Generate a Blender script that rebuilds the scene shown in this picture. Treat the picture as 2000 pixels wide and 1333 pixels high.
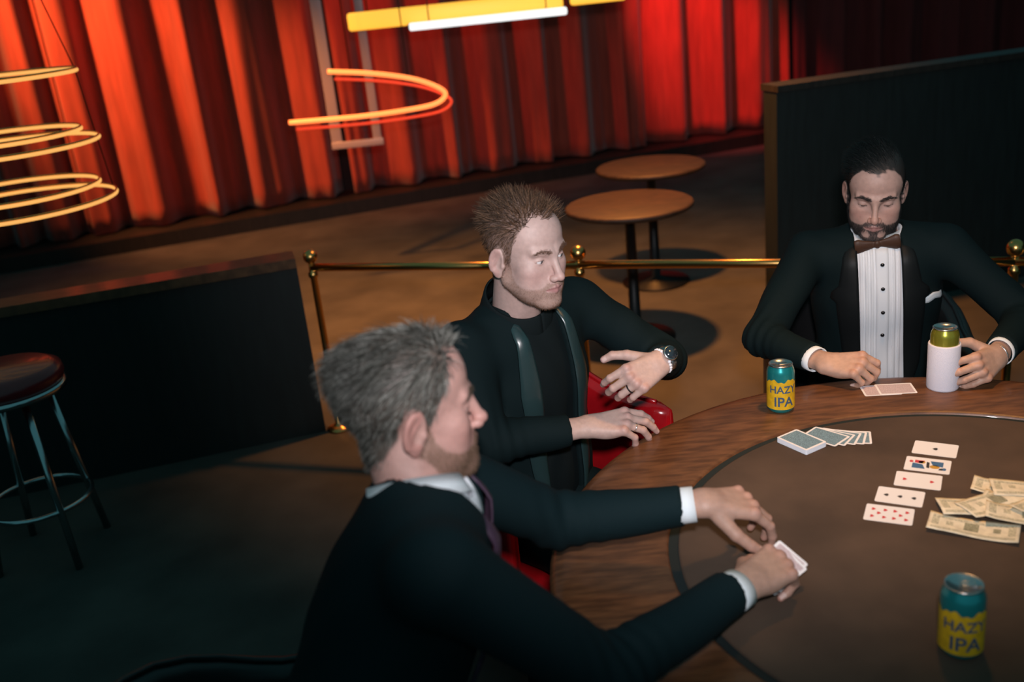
import bpy, bmesh, math, random
import numpy as np
from mathutils import Matrix, Vector

for o in list(bpy.data.objects):
    bpy.data.objects.remove(o)
S = bpy.context.scene
COL = S.collection
RNG = np.random.default_rng(7)
random.seed(7)

# ------------------------------------------------------------------ camera
PITCH, ROLL, CAM_H = math.radians(20.0), math.radians(6.0), 1.80
fw = Vector((0, math.cos(PITCH), -math.sin(PITCH)))
up0 = Vector((0, math.sin(PITCH), math.cos(PITCH)))
rt0 = Vector((1, 0, 0))
rt = math.cos(ROLL) * rt0 - math.sin(ROLL) * up0
up = math.sin(ROLL) * rt0 + math.cos(ROLL) * up0
cam = bpy.data.cameras.new('camera')
cam.sensor_width = 36.0
cam.lens = 35.0
cam.clip_start = 0.05
cam.dof.use_dof = True
cam.dof.focus_distance = 2.50
cam.dof.aperture_fstop = 2.4
camo = bpy.data.objects.new('camera', cam)
COL.objects.link(camo)
m = Matrix((rt, up, -fw)).transposed().to_4x4()
m.translation = Vector((0, 0, CAM_H))
camo.matrix_world = m
S.camera = camo

# ------------------------------------------------------------------ world and light
S.view_settings.view_transform = 'Standard'
S.view_settings.look = 'None'
S.view_settings.exposure = 0.0
S.view_settings.gamma = 1.0
S.view_settings.use_curve_mapping = False
W = bpy.data.worlds.new('room_ambient')
S.world = W
W.use_nodes = True
W.node_tree.nodes['Background'].inputs[0].default_value = (0.16, 0.50, 0.56, 1)
W.node_tree.nodes['Background'].inputs[1].default_value = 0.25


def lamp(name, kind, loc, target, energy, color, **kw):
    l = bpy.data.lights.new(name, kind)
    l.energy = energy
    l.color = color
    for k, v in kw.items():
        setattr(l, k, v)
    o = bpy.data.objects.new(name, l)
    COL.objects.link(o)
    o.location = loc
    if target is not None:
        o.rotation_euler = (Vector(target) - Vector(loc)).to_track_quat('-Z', 'Y').to_euler()
    return o


# the photographer's flash, held just above the lens and aimed at the far side of the table
lamp('camera_flash', 'SPOT', (0.05, 0.02, 1.98), (0.52, 2.60, 1.22), 235, (1.0, 0.94, 0.97),
     spot_size=math.radians(63), spot_blend=1.0, shadow_soft_size=0.05)
# amber pendant invented over the table, stage spots on the curtain (fixtures are built further down)
AMBER_POS = (0.84, 2.00, 2.15)
lamp('added_amber_spot', 'SPOT', AMBER_POS, (0.82, 2.03, 0.75), 60, (1.0, 0.47, 0.14),
     spot_size=math.radians(74), spot_blend=1.0, shadow_soft_size=0.06)
SPOTS = [((-3.9, 6.9, 3.1), (-2.45, 8.55, 0.85), 800, (1.0, 0.33, 0.10), 54),
         ((-1.3, 7.4, 3.1), (-0.35, 9.20, 0.8), 140, (1.0, 0.10, 0.05), 62),
         ((1.20, 8.3, 3.1), (2.25, 10.05, 0.8), 620, (1.0, 0.07, 0.06), 36)]
for i, (a, b, e, c, w) in enumerate(SPOTS):
    lamp('stage_spot', 'SPOT', a, b, e, c, spot_size=math.radians(w), spot_blend=0.8, shadow_soft_size=0.08)
FLOODS = [((0.60, 4.7, 2.9), (0.7, 5.0, 0.0), 680, (1.0, 0.35, 0.075), 94),  # unseen floods added to warm the floor beyond the railing
          ((-1.7, 5.6, 2.9), (-1.5, 5.9, 0.0), 600, (1.0, 0.35, 0.085), 84)]
for a, b, e, c, w in FLOODS:
    lamp('added_floor_flood', 'SPOT', a, b, e, c, spot_size=math.radians(w), spot_blend=0.9, shadow_soft_size=0.08)

# ------------------------------------------------------------------ materials
MATS = {}


def mat(name, col, rough=0.6, metal=0.0, emit=None, estr=0.0, noise=0.0, nscale=30.0, bump=0.0, bscale=200.0,
        coat=0.0, spec=0.5, trans=0.0, attr=None, sss=0.0, sheen=0.0, alpha=1.0, stretch=None, col2=None):
    if name in MATS:
        return MATS[name]
    m = bpy.data.materials.new(name)
    m.use_nodes = True
    nt = m.node_tree
    b = nt.nodes['Principled BSDF']
    b.inputs['Base Color'].default_value = (*col, 1)
    b.inputs['Roughness'].default_value = rough
    b.inputs['Metallic'].default_value = metal
    b.inputs['Coat Weight'].default_value = coat
    b.inputs['Coat Roughness'].default_value = 0.08
    b.inputs['Specular IOR Level'].default_value = spec
    b.inputs['Transmission Weight'].default_value = trans
    b.inputs['Subsurface Weight'].default_value = sss
    b.inputs['Subsurface Radius'].default_value = (0.012, 0.005, 0.003)
    b.inputs['Subsurface Scale'].default_value = 0.6
    b.inputs['Sheen Weight'].default_value = sheen
    b.inputs['Alpha'].default_value = alpha
    if emit:
        b.inputs['Emission Color'].default_value = (*emit, 1)
        b.inputs['Emission Strength'].default_value = estr
    tc = nt.nodes.new('ShaderNodeTexCoord')
    src = tc.outputs['Object']
    if stretch:
        mp = nt.nodes.new('ShaderNodeMapping')
        mp.inputs['Scale'].default_value = stretch
        nt.links.new(src, mp.inputs['Vector'])
        src = mp.outputs['Vector']
    base = None
    if attr:
        a = nt.nodes.new('ShaderNodeAttribute')
        a.attribute_name = attr
        base = a.outputs['Color']
    if noise > 0:
        n = nt.nodes.new('ShaderNodeTexNoise')
        n.inputs['Scale'].default_value = nscale
        n.inputs['Detail'].default_value = 5
        nt.links.new(src, n.inputs['Vector'])
        mx = nt.nodes.new('ShaderNodeMix')
        mx.data_type = 'RGBA'
        if col2 is not None and base is None:
            mx.inputs[6].default_value = (*col, 1)
            mx.inputs[7].default_value = (*col2, 1)
            cr = nt.nodes.new('ShaderNodeMapRange')
            cr.inputs[1].default_value = 0.35
            cr.inputs[2].default_value = 0.65
            nt.links.new(n.outputs['Fac'], cr.inputs[0])
            nt.links.new(cr.outputs[0], mx.inputs[0])
        else:
            mx.blend_type = 'MULTIPLY'
            mx.inputs[0].default_value = noise
            if base:
                nt.links.new(base, mx.inputs[6])
            else:
                mx.inputs[6].default_value = (*col, 1)
            cr = nt.nodes.new('ShaderNodeMapRange')
            cr.inputs[1].default_value = 0.3
            cr.inputs[2].default_value = 0.7
            cr.inputs[3].default_value = 0.35
            cr.inputs[4].default_value = 1.35
            nt.links.new(n.outputs['Fac'], cr.inputs[0])
            nt.links.new(cr.outputs[0], mx.inputs[7])
        nt.links.new(mx.outputs[2], b.inputs['Base Color'])
    elif base:
        nt.links.new(base, b.inputs['Base Color'])
    if bump > 0:
        n2 = nt.nodes.new('ShaderNodeTexNoise')
        n2.inputs['Scale'].default_value = bscale
        n2.inputs['Detail'].default_value = 4
        nt.links.new(src, n2.inputs['Vector'])
        bp = nt.nodes.new('ShaderNodeBump')
        bp.inputs['Strength'].default_value = bump
        bp.inputs['Distance'].default_value = 0.002
        nt.links.new(n2.outputs['Fac'], bp.inputs['Height'])
        nt.links.new(bp.outputs['Normal'], b.inputs['Normal'])
    MATS[name] = m
    return m


SKIN = mat('skin', (.6, .4, .33), 0.46, attr='Col', noise=0.16, nscale=90, bump=0.25, bscale=900, sss=0.12, spec=0.45)
HAIR_D = mat('hair_dark', (.010, .010, .010), 0.5, attr='Col', spec=0.4)
SUIT = mat('suit_wool_black', (.0035, .0105, .0120), 0.8, bump=0.3, bscale=1500, spec=0.15)
SUIT_N = mat('suit_wool_navy', (.0040, .0140, .0170), 0.8, bump=0.3, bscale=1500, spec=0.15)
SATIN = mat('satin_teal_black', (.018, .040, .042), 0.30, spec=0.8, bump=0.2, bscale=60)
SATIN_B = mat('satin_black', (.006, .008, .009), 0.55, spec=0.25)
SATIN_P = mat('satin_plum', (.055, .030, .055), 0.5)
SHIRT_W = mat('shirt_white', (.76, .80, .85), 0.8, bump=0.25, bscale=700)
SHIRT_K = mat('shirt_black', (.005, .009, .010), 0.8, spec=0.15)
CUFF_W = mat('cuff_white', (.76, .82, .86), 0.8, bump=0.2, bscale=700)
BOW = mat('bow_tie_amber_cast', (.060, .024, .012), 0.55)  # black tie, amber light put into its base colour
STUD = mat('stud_black', (.004, .004, .005), 0.25)
SILVER = mat('silver', (.72, .70, .70), 0.24, 1.0)
STEEL = mat('steel', (.45, .47, .5), 0.3, 1.0)
BEAD = mat('bead_white', (.85, .82, .85), 0.25)
WATCHF = mat('watch_face', (.02, .03, .04), 0.15, coat=1.0)
PANEL = mat('panel_dark', (.006, .011, .011), 0.6, noise=0.5, nscale=5, stretch=(8, 8, 1))
BRASS = mat('brass', (.72, .40, .13), 0.27, 1.0, bump=0.05, bscale=40)
WOOD = mat('table_wood', (.17, .070, .028), 0.42, noise=1, nscale=5, stretch=(3, 14, 3), col2=(.085, .034, .014), coat=0.15, bump=0.1, bscale=60)
WOOD_D = mat('cocktail_wood', (.045, .022, .012), 0.6, noise=1, nscale=5, stretch=(3, 14, 3), col2=(.024, .012, .007))
FELT = mat('table_felt', (.085, .054, .036), 0.95, noise=0.5, nscale=6, bump=0.4, bscale=900)
TROUGH = mat('table_trough', (.006, .014, .015), 0.8, bump=0.2, bscale=500)
DARKWOOD = mat('dark_wood', (.020, .016, .013), 0.5, noise=0.6, nscale=6, stretch=(8, 8, 1))
VINYL = mat('red_vinyl', (.36, .006, .010), 0.22, coat=0.8, noise=0.25, nscale=15, bump=0.1, bscale=50)
VINYL_D = mat('dark_red_vinyl', (.20, .012, .016), 0.35, coat=0.3, noise=0.25, nscale=15)
VINYL_K = mat('black_vinyl', (.012, .012, .013), 0.4)
CHROME = mat('chrome', (.55, .6, .62), 0.18, 1.0)
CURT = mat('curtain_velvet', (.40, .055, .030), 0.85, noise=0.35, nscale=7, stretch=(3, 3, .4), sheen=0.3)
CURT_D = mat('curtain_velvet_unlit', (.12, .016, .016), 0.9, noise=0.3, nscale=7, stretch=(3, 3, .4))  # unlit stretch of the red curtain, shade put into the colour
FLOORM = mat('carpet_floor', (.064, .060, .052), 0.95, noise=0.6, nscale=3, bump=0.5, bscale=300)
WALLM = mat('wall_dark_paint', (.014, .020, .022), 0.9, noise=0.2, nscale=4)
CARDW = mat('card_white', (.86, .86, .90), 0.45)
CARDB = mat('card_back_blue', (.20, .33, .42), 0.5, noise=0.9, nscale=420)
CARDP = mat('card_back_pink', (.60, .50, .54), 0.5, noise=0.4, nscale=420)
INK_R = mat('ink_red', (.60, .05, .07), 0.6)
INK_K = mat('ink_black', (.025, .028, .035), 0.6)
INK_Y = mat('ink_ochre', (.55, .30, .04), 0.6)
INK_B = mat('ink_blue', (.05, .14, .30), 0.6)
BILL = mat('banknote_paper', (.82, .76, .60), 0.85, noise=0.3, nscale=60)
BILL_I = mat('banknote_ink', (.34, .34, .24), 0.85, noise=0.7, nscale=260)
BILL_L = mat('banknote_light', (.60, .58, .44), 0.85, noise=0.7, nscale=300)
TEAL = mat('can_teal', (.020, .30, .32), 0.25, 0.6, coat=0.4)
YEL = mat('can_yellow', (.72, .42, .015), 0.4, noise=0.35, nscale=70)
NAVY = mat('can_letter', (.05, .09, .15), 0.5)
GREENGOLD = mat('can_green_gold', (.36, .36, .045), 0.25, 0.7, coat=0.4)
FOAM = mat('koozie_foam', (.72, .72, .82), 0.9, bump=0.5, bscale=500)
TRAIL_O = mat('trail_orange', (.9, .3, .1), 0.4, emit=(1.0, .22, .055), estr=1.9)  # glow for light trails modelled as solid shapes
TRAIL_R = mat('trail_red', (.8, .1, .05), 0.4, emit=(1.0, .06, .02), estr=0.65)
GLOW_Y = mat('glow_yellow', (.9, .6, .1), 0.4, emit=(1.0, .47, .045), estr=1.1)
GLOW_W = mat('glow_white', (.9, .9, .9), 0.4, emit=(.95, 1.0, 1.0), estr=1.05)
GLOW_A = mat('glow_amber', (.9, .5, .15), 0.4, emit=(1.0, .47, .12), estr=0.95)
BLACKM = mat('black_metal', (.012, .013, .014), 0.45, 0.6)
ACRYL = mat('pale_acrylic', (.40, .32, .36), 0.35)
EYEM = mat('eye', (.8, .8, .8), 0.12, attr='Col')
SHOE = mat('shoe_leather', (.008, .008, .009), 0.3)


# ------------------------------------------------------------------ object helpers
def tag(o, label=None, cat=None, group=None, kind=None):
    if label: o['label'] = label
    if cat: o['category'] = cat
    if group: o['group'] = group
    if kind: o['kind'] = kind
    return o


def empty(name, loc, rz=0.0):
    o = bpy.data.objects.new(name, None)
    o.empty_display_size = 0.05
    COL.objects.link(o)
    o.location = loc
    o.rotation_euler = (0, 0, rz)
    return o


def mk(name, verts, faces, material, parent=None, smooth=True, world=False, cols=None):
    """one mesh object; with world=True the verts are world coordinates and the parent sits unrotated"""
    v = np.asarray(verts, dtype=np.float64)
    if world and parent is not None:
        off = Vector((0, 0, 0))
        q = parent
        while q is not None:
            off += q.location
            q = q.parent
        v = v - np.array(off)
    me = bpy.data.meshes.new(name)
    if isinstance(faces, np.ndarray):
        k = faces.shape[1]
        me.vertices.add(len(v))
        me.vertices.foreach_set('co', v.ravel())
        me.loops.add(faces.size)
        me.loops.foreach_set('vertex_index', faces.ravel().astype(np.int32))
        me.polygons.add(len(faces))
        me.polygons.foreach_set('loop_start', np.arange(0, faces.size, k, dtype=np.int32))
        me.polygons.foreach_set('loop_total', np.full(len(faces), k, dtype=np.int32))
        me.update(calc_edges=True)
    else:
        me.from_pydata([tuple(a) for a in v], [], [tuple(f) for f in faces])
    if cols is not None:
        ca = me.color_attributes.new('Col', 'FLOAT_COLOR', 'POINT')
        c4 = np.ones((len(v), 4), dtype=np.float32)
        c4[:, :3] = cols
        ca.data.foreach_set('color', c4.ravel())
    if smooth:
        me.polygons.foreach_set('use_smooth', np.ones(len(me.polygons), dtype=bool))
    me.materials.append(material)
    me.validate()
    o = bpy.data.objects.new(name, me)
    COL.objects.link(o)
    if parent is not None:
        o.parent = parent
    return o


def copy_tree(o, parent=None):
    c = o.copy()
    COL.objects.link(c)
    c.parent = parent
    for ch in list(o.children):
        copy_tree(ch, c)
    return c


def box(c, s, bev=0.0):
    """verts, faces of a bevelled box"""
    bm = bmesh.new()
    bmesh.ops.create_cube(bm, size=1.0)
    for v in bm.verts:
        v.co = Vector((v.co.x * s[0] + c[0], v.co.y * s[1] + c[1], v.co.z * s[2] + c[2]))
    if bev > 0:
        bmesh.ops.bevel(bm, geom=list(bm.edges), offset=bev, segments=3, profile=0.5, affect='EDGES')
    bm.verts.ensure_lookup_table()
    vs = [tuple(v.co) for v in bm.verts]
    fs = [[v.index for v in f.verts] for f in bm.faces]
    bm.free()
    return vs, fs


def lathe(prof, n=32, c=(0, 0, 0)):
    vs, fs = [], []
    for r, z in prof:
        for i in range(n):
            a = 2 * math.pi * i / n
            vs.append((c[0] + r * math.cos(a), c[1] + r * math.sin(a), c[2] + z))
    for k in range(len(prof) - 1):
        for i in range(n):
            j = (i + 1) % n
            fs.append((k * n + i, k * n + j, (k + 1) * n + j, (k + 1) * n + i))
    if prof[0][0] > 1e-6: fs.append(tuple(range(n - 1, -1, -1)))
    if prof[-1][0] > 1e-6: fs.append(tuple((len(prof) - 1) * n + i for i in range(n)))
    return vs, fs


def tube(pts, r, n=10, closed=False, cap=True):
    pts = [Vector(p) for p in pts]
    rs = r if isinstance(r, (list, tuple)) else [r] * len(pts)
    vs, fs = [], []
    N = len(pts)
    prev = None
    for i, p in enumerate(pts):
        if closed:
            t = pts[(i + 1) % N] - pts[i - 1]
        else:
            t = pts[min(i + 1, N - 1)] - pts[max(i - 1, 0)]
        t.normalize()
        if prev is None:
            a = Vector((0, 0, 1)) if abs(t.z) < 0.9 else Vector((1, 0, 0))
            u = t.cross(a).normalized()
        else:
            u = (prev - t * prev.dot(t)).normalized()
        prev = u
        w = t.cross(u)
        for k in range(n):
            a = 2 * math.pi * k / n
            vs.append(tuple(p + (u * math.cos(a) + w * math.sin(a)) * rs[i]))
    M = N if closed else N - 1
    for i in range(M):
        i2 = (i + 1) % N
        for k in range(n):
            k2 = (k + 1) % n
            fs.append((i * n + k, i * n + k2, i2 * n + k2, i2 * n + k))
    if not closed and cap:
        fs.append(tuple(range(n - 1, -1, -1)))
        fs.append(tuple((N - 1) * n + k for k in range(n)))
    return vs, fs


def join(*parts):
    vs, fs = [], []
    for v, f in parts:
        o = len(vs)
        vs += [tuple(a) for a in v]
        fs += [tuple(i + o for i in q) for q in f]
    return vs, fs


def grid_surface(pts):
    """pts (nu,nv,3) -> verts, quad faces"""
    pts = np.asarray(pts)
    nu, nv = pts.shape[:2]
    idx = np.arange(nu * nv).reshape(nu, nv)
    f = np.stack([idx[:-1, :-1], idx[1:, :-1], idx[1:, 1:], idx[:-1, 1:]], -1).reshape(-1, 4)
    return pts.reshape(-1, 3), f


def slab(pts, nrm, th):
    """a grid with thickness: pts offset by th along nrm (nu,nv,3)"""
    pts = np.asarray(pts, float)
    nrm = np.asarray(nrm, float)
    nu, nv = pts.shape[:2]
    a = pts.reshape(-1, 3)
    b = (pts + nrm * th).reshape(-1, 3)
    idx = np.arange(nu * nv).reshape(nu, nv)
    o = nu * nv
    f = []
    for i in range(nu - 1):
        for j in range(nv - 1):
            f.append((idx[i, j], idx[i, j + 1], idx[i + 1, j + 1], idx[i + 1, j]))
            f.append((o + idx[i, j], o + idx[i + 1, j], o + idx[i + 1, j + 1], o + idx[i, j + 1]))
    rim = list(idx[:, 0]) + list(idx[-1, 1:]) + list(idx[-2::-1, -1]) + list(idx[0, -2:0:-1])
    for k in range(len(rim)):
        p, q = rim[k], rim[(k + 1) % len(rim)]
        f.append((p, q, o + q, o + p))
    return np.vstack([a, b]), [tuple(int(t) for t in q) for q in f]


# ------------------------------------------------------------------ signed distance modelling
def V3(*a):
    return np.array(a, dtype=np.float32)


def sph(p, c, r):
    return np.sqrt(((p - V3(*c)) ** 2).sum(1)) - r


def ell(p, c, r):
    q = p - V3(*c)
    r = V3(*r)
    k0 = np.sqrt(((q / r) ** 2).sum(1))
    k1 = np.sqrt(((q / (r * r)) ** 2).sum(1)) + 1e-9
    return k0 * (k0 - 1) / k1


def rc(p, a, b, ra, rb, sq=None):
    a = V3(*a)
    b = V3(*b)
    ab = b - a
    t = np.clip(((p - a) @ ab) / max(float(ab @ ab), 1e-9), 0, 1)
    q = p - a - t[:, None] * ab
    if sq is not None:
        q = q / V3(*sq)
    return np.sqrt((q ** 2).sum(1)) - (ra + (rb - ra) * t)


def smin(a, b, k):
    h = np.clip(0.5 + 0.5 * (b - a) / k, 0, 1)
    return b + (a - b) * h - k * h * (1 - h)


def smax(a, b, k):
    return -smin(-a, -b, k)


def sdf_mesh(fn, lo, hi, h):
    lo = np.array(lo, float)
    hi = np.array(hi, float)
    n = (np.ceil((hi - lo) / h / 4).astype(int)) * 4 + 1
    ax = [(lo[i] + h * np.arange(n[i])).astype(np.float32) for i in range(3)]
    ca = [a[::4] for a in ax]
    G = np.stack(np.meshgrid(*ca, indexing='ij'), -1).reshape(-1, 3)
    dc = fn(G).reshape([len(a) for a in ca])
    near = np.abs(dc) < 4 * h * 2.4
    blk = np.zeros([s - 1 for s in dc.shape], bool)
    for i in (0, 1):
        for j in (0, 1):
            for k in (0, 1):
                blk |= near[i:i + blk.shape[0], j:j + blk.shape[1], k:k + blk.shape[2]]
    act = np.zeros(n, bool)
    up_ = blk.repeat(4, 0).repeat(4, 1).repeat(4, 2)
    for i in (0, 1):
        for j in (0, 1):
            for k in (0, 1):
                act[i:i + up_.shape[0], j:j + up_.shape[1], k:k + up_.shape[2]] |= up_
    D = dc.repeat(4, 0).repeat(4, 1).repeat(4, 2)[:n[0], :n[1], :n[2]].astype(np.float32).copy()
    ii = np.argwhere(act)
    P = np.stack([ax[0][ii[:, 0]], ax[1][ii[:, 1]], ax[2][ii[:, 2]]], -1)
    out = np.empty(len(P), np.float32)
    for s in range(0, len(P), 400000):
        out[s:s + 400000] = fn(P[s:s + 400000])
    D[ii[:, 0], ii[:, 1], ii[:, 2]] = out
    sg = D < 0
    c8 = [(i, j, k) for i in (0, 1) for j in (0, 1) for k in (0, 1)]
    sh = [s - 1 for s in D.shape]
    cnt = np.zeros(sh, np.int8)
    for i, j, k in c8:
        cnt += sg[i:i + sh[0], j:j + sh[1], k:k + sh[2]]
    cells = np.argwhere((cnt > 0) & (cnt < 8))
    imap = np.full(sh, -1, np.int64)
    imap[cells[:, 0], cells[:, 1], cells[:, 2]] = np.arange(len(cells))
    vals = {c: D[cells[:, 0] + c[0], cells[:, 1] + c[1], cells[:, 2] + c[2]] for c in c8}
    acc = np.zeros((len(cells), 3))
    num = np.zeros(len(cells))
    for c in c8:
        for a in range(3):
            if c[a] == 0:
                e = list(c)
                e[a] = 1
                e = tuple(e)
                va, vb = vals[c], vals[e]
                x = (va < 0) != (vb < 0)
                t = np.where(x, va / np.where(x, va - vb, 1), 0)
                pt = np.tile(np.array(c, float), (len(cells), 1))
                pt[:, a] = t
                acc[x] += pt[x]
                num[x] += 1
    verts = lo + h * (cells + acc / num[:, None])
    quads = []
    for a in range(3):
        b, c = (a + 1) % 3, (a + 2) % 3
        sl0 = [slice(None)] * 3
        sl1 = [slice(None)] * 3
        sl0[a] = slice(0, -1)
        sl1[a] = slice(1, None)
        s0, s1 = sg[tuple(sl0)], sg[tuple(sl1)]
        e = np.argwhere(s0 != s1)
        e = e[(e[:, b] > 0) & (e[:, c] > 0) & (e[:, b] < sh[b]) & (e[:, c] < sh[c])]
        ins = s0[e[:, 0], e[:, 1], e[:, 2]]
        def cell(db, dc_):
            q = e.copy()
            q[:, b] += db
            q[:, c] += dc_
            return imap[q[:, 0], q[:, 1], q[:, 2]]
        q = np.stack([cell(-1, -1), cell(0, -1), cell(0, 0), cell(-1, 0)], -1)
        q[~ins] = q[~ins][:, ::-1]
        quads.append(q)
    F = np.vstack(quads)
    F = F[(F >= 0).all(1)]
    return verts, F


def vnormals(v, f):
    a, b, c, d = (v[f[:, i]] for i in range(4))
    fn_ = np.cross(c - a, d - b)
    n = np.zeros_like(v)
    for i in range(4):
        np.add.at(n, f[:, i], fn_)
    return n / (np.linalg.norm(n, axis=1, keepdims=True) + 1e-12), fn_


def rotm(rz=0, rx=0, ry=0):
    return np.array(Matrix.Rotation(math.radians(rz), 3, 'Z') @ Matrix.Rotation(math.radians(rx), 3, 'X') @ Matrix.Rotation(math.radians(ry), 3, 'Y'))


def sm(x, a, b):
    t = np.clip((x - a) / (b - a), 0, 1)
    return t * t * (3 - 2 * t)


# ------------------------------------------------------------------ heads
EYE = (0.0315, -0.0672, -0.001)


def head_fn(neck_end, st):
    lid_u, lid_l = math.radians(st['lid_u']), math.radians(st['lid_l'])
    ear_flare = math.radians(22)
    Re = np.array(Matrix.Rotation(ear_flare, 3, 'Z') @ Matrix.Rotation(math.radians(-10), 3, 'X')).astype(np.float32)
    jw = st.get('jaw', 1.0)
    ne = neck_end

    def f(p0):
        p = p0.copy()
        p[:, 0] = np.abs(p[:, 0])
        d = ell(p, (0, .020, .040), (.0745, .094, .080))
        d = smin(d, ell(p, (0, -.030, .042), (.061, .053, .056)), .03)
        d = smin(d, ell(p, (0, -.028, -.038), (.060, .056, .074)), .03)
        d = smin(d, rc(p, (.051 * jw, .004, -.058), (.019, -.068, -.102), .017, .014), .028)
        d = smin(d, ell(p, (0, -.078, -.103), (.021, .016, .015)), .018)
        d = smin(d, ell(p, (.042, -.054, -.024), (.020, .019, .018)), .026)
        d = smin(d, ell(p, (.034, -.046, -.060), (.024, .024, .030)), .026)
        d = smin(d, rc(p, (.010, -.0835, .0165), (.044, -.070, .0195), .0085, .007), .014)
        d = smax(d, -ell(p, (.033, -.099, -.003), (.019, .021, .0125)), .012)
        # muzzle and nose
        d = smin(d, ell(p, (0, -.073, -.068), (.030, .019, .024)), .02)
        d = smin(d, rc(p, (0, -.0835, .012), (0, -.1025, -.034), .0068, .0085), .013)
        d = smin(d, sph(p, (0, -.1065, -.0385), .0095), .008)
        d = smin(d, ell(p, (.0115, -.0965, -.0425), (.0072, .0100, .0075)), .005)
        d = smax(d, -ell(p, (.0065, -.1015, -.0500), (.0034, .0055, .0038)), .003)
        # lips
        d = smin(d, rc(p, (.0045, -.0925, -.0640), (.022, -.0830, -.0690), .0042, .0020), .004)
        d = smin(d, rc(p, (0, -.0920, -.0735), (.019, -.0835, -.0705), .0050, .0022), .005)
        d = smax(d, -rc(p, (0, -.0985, -.0688), (.025, -.0865, -.0698), .0017, .0015), .0025)
        # eyelids
        q = p - V3(*EYE)
        r = np.sqrt((q ** 2).sum(1))
        ph = np.arctan2(q[:, 2], -q[:, 1])
        xx = np.clip(1 - (q[:, 0] / .0135) ** 2, 0, 1)
        mid = 0.45 * lid_l + 0.55 * lid_u
        au = mid + (lid_u - mid) * xx
        al = mid + (lid_l - mid) * xx
        front = -q[:, 1] - .001
        up_l = np.maximum(r - .0139, (au - ph) * .0135)
        lo_l = np.maximum(r - .0136, (ph - al) * .0135)
        lid = np.maximum(np.minimum(up_l, lo_l), -front)
        # hollow for the eyeball so that it shows between the lids
        d = smax(d, -np.maximum(r - .0131, -(front - .002)), .002)
        d = smin(d, lid, .0025)
        # neck
        c = p0
        nk = rc(c, (0, .026, -.045), ne, .054, .060)
        nk = smin(nk, rc(c, (0, -.026, -.098), (ne[0], ne[1] - .038, ne[2]), .020, .024), .02)
        d = smin(d, nk, .018)
        # ears
        e = (p - V3(.0765, .014, -.012)) @ Re.T
        rho = np.sqrt((e[:, 1] / .0165) ** 2 + ((e[:, 2] - .002) / .0285) ** 2)
        plate = ell(e, (0, 0, 0), (.0065, .0185, .0315))
        plate = smax(plate, -ell(e, (.0065, -.001, .002), (.0065, .0115, .0205)), .004)
        hel = np.sqrt(((rho - 1) * .019) ** 2 + (e[:, 0] - .0015) ** 2) - .0036
        hel = np.maximum(hel, -(e[:, 2] + .022))
        ear = smin(plate, hel, .004)
        ear = smin(ear, ell(e, (0, -.006, -.027), (.005, .009, .010)), .006)
        ear = smin(ear, sph(e, (.002, -.0165, -.004), .0048), .005)
        ear = smin(ear, rc(e, (.001, -.004, .017), (.001, .009, -.010), .0028, .0028), .004)
        d = smin(d, ear, .006)
        return d
    return f


HAIR_A = np.radians([0, 18, 30, 42, 55, 64, 74, 84, 92, 104, 118, 135, 155, 181])
HAIR_Z = np.array([.083, .086, .084, .070, .046, .022, -.016, -.012, .018, .020, -.022, -.058, -.074, -.080])


def hair_mask(p, st):
    ang = np.arctan2(np.abs(p[:, 0]), -(p[:, 1] - 0.005))
    z = np.interp(ang, HAIR_A, HAIR_Z + np.array(st['hairline']))
    jit = .002 * np.sin(p[:, 0] * 310 + p[:, 1] * 170) + .002 * np.sin(p[:, 1] * 420 + p[:, 2] * 260)
    ear = (np.abs(p[:, 0]) > .0745) & (p[:, 2] < .022) & (p[:, 1] > -.012) & (p[:, 1] < .040)
    return np.where(ear, -1, p[:, 2] - z + jit)


def beard_mask(p, st):
    x = np.abs(p[:, 0])
    y, z = p[:, 1], p[:, 2]
    # upper border: sideburn at the ear, down along the cheek to the mouth corner
    top_f = np.interp(x, [0, .022, .034, .050], [-.052, -.050, -.061, -.062])
    top_s = np.interp(y, [-.075, -.055, -.035, -.020, -.010, .0], [-.062, -.060, -.052, -.036, -.006, .010])
    top = np.where(y < -.070, top_f, top_s)
    m = (top - z) / .006
    low = np.interp(y, [-.12, -.07, -.03, .02], [-.128, -.126, -.106, -.085])
    m = np.minimum(m, (z - low) / .006)
    m = np.minimum(m, (.012 - y) / .005)
    m = np.where(x > .0725, -1, m)
    lips = (np.abs(z + .0690) < np.interp(x, [0, .024, .027], [.0105, .0035, 0])) & (y < -.07)
    m = np.where(lips, -1, m)
    nose = (z > -.0555) & (x < .017)
    m = np.where(nose, -1, m)
    if st.get('goatee'):
        bare = ((x - .021) / .011) ** 2 + ((z + .089) / .011) ** 2 < 1
        m = np.where(bare & (y < -.05), -1, m)
        bare2 = ((x - .0) / .004) ** 2 + ((z + .056) / .006) ** 2 < 1
        m = np.where(bare2, -1, m)
    return np.clip(m, -1, 1)


def brow_mask(p):
    x = np.abs(p[:, 0])
    zc = np.interp(x, [.010, .034, .050], [.0165, .0225, .0165])
    w = np.interp(x, [.008, .012, .036, .050], [0, .0050, .0042, .0008])
    return np.where((p[:, 1] < -.045) & (x < .050) & (x > .009), 1 - np.abs(p[:, 2] - zc) / np.maximum(w, 1e-5), -1)


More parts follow.
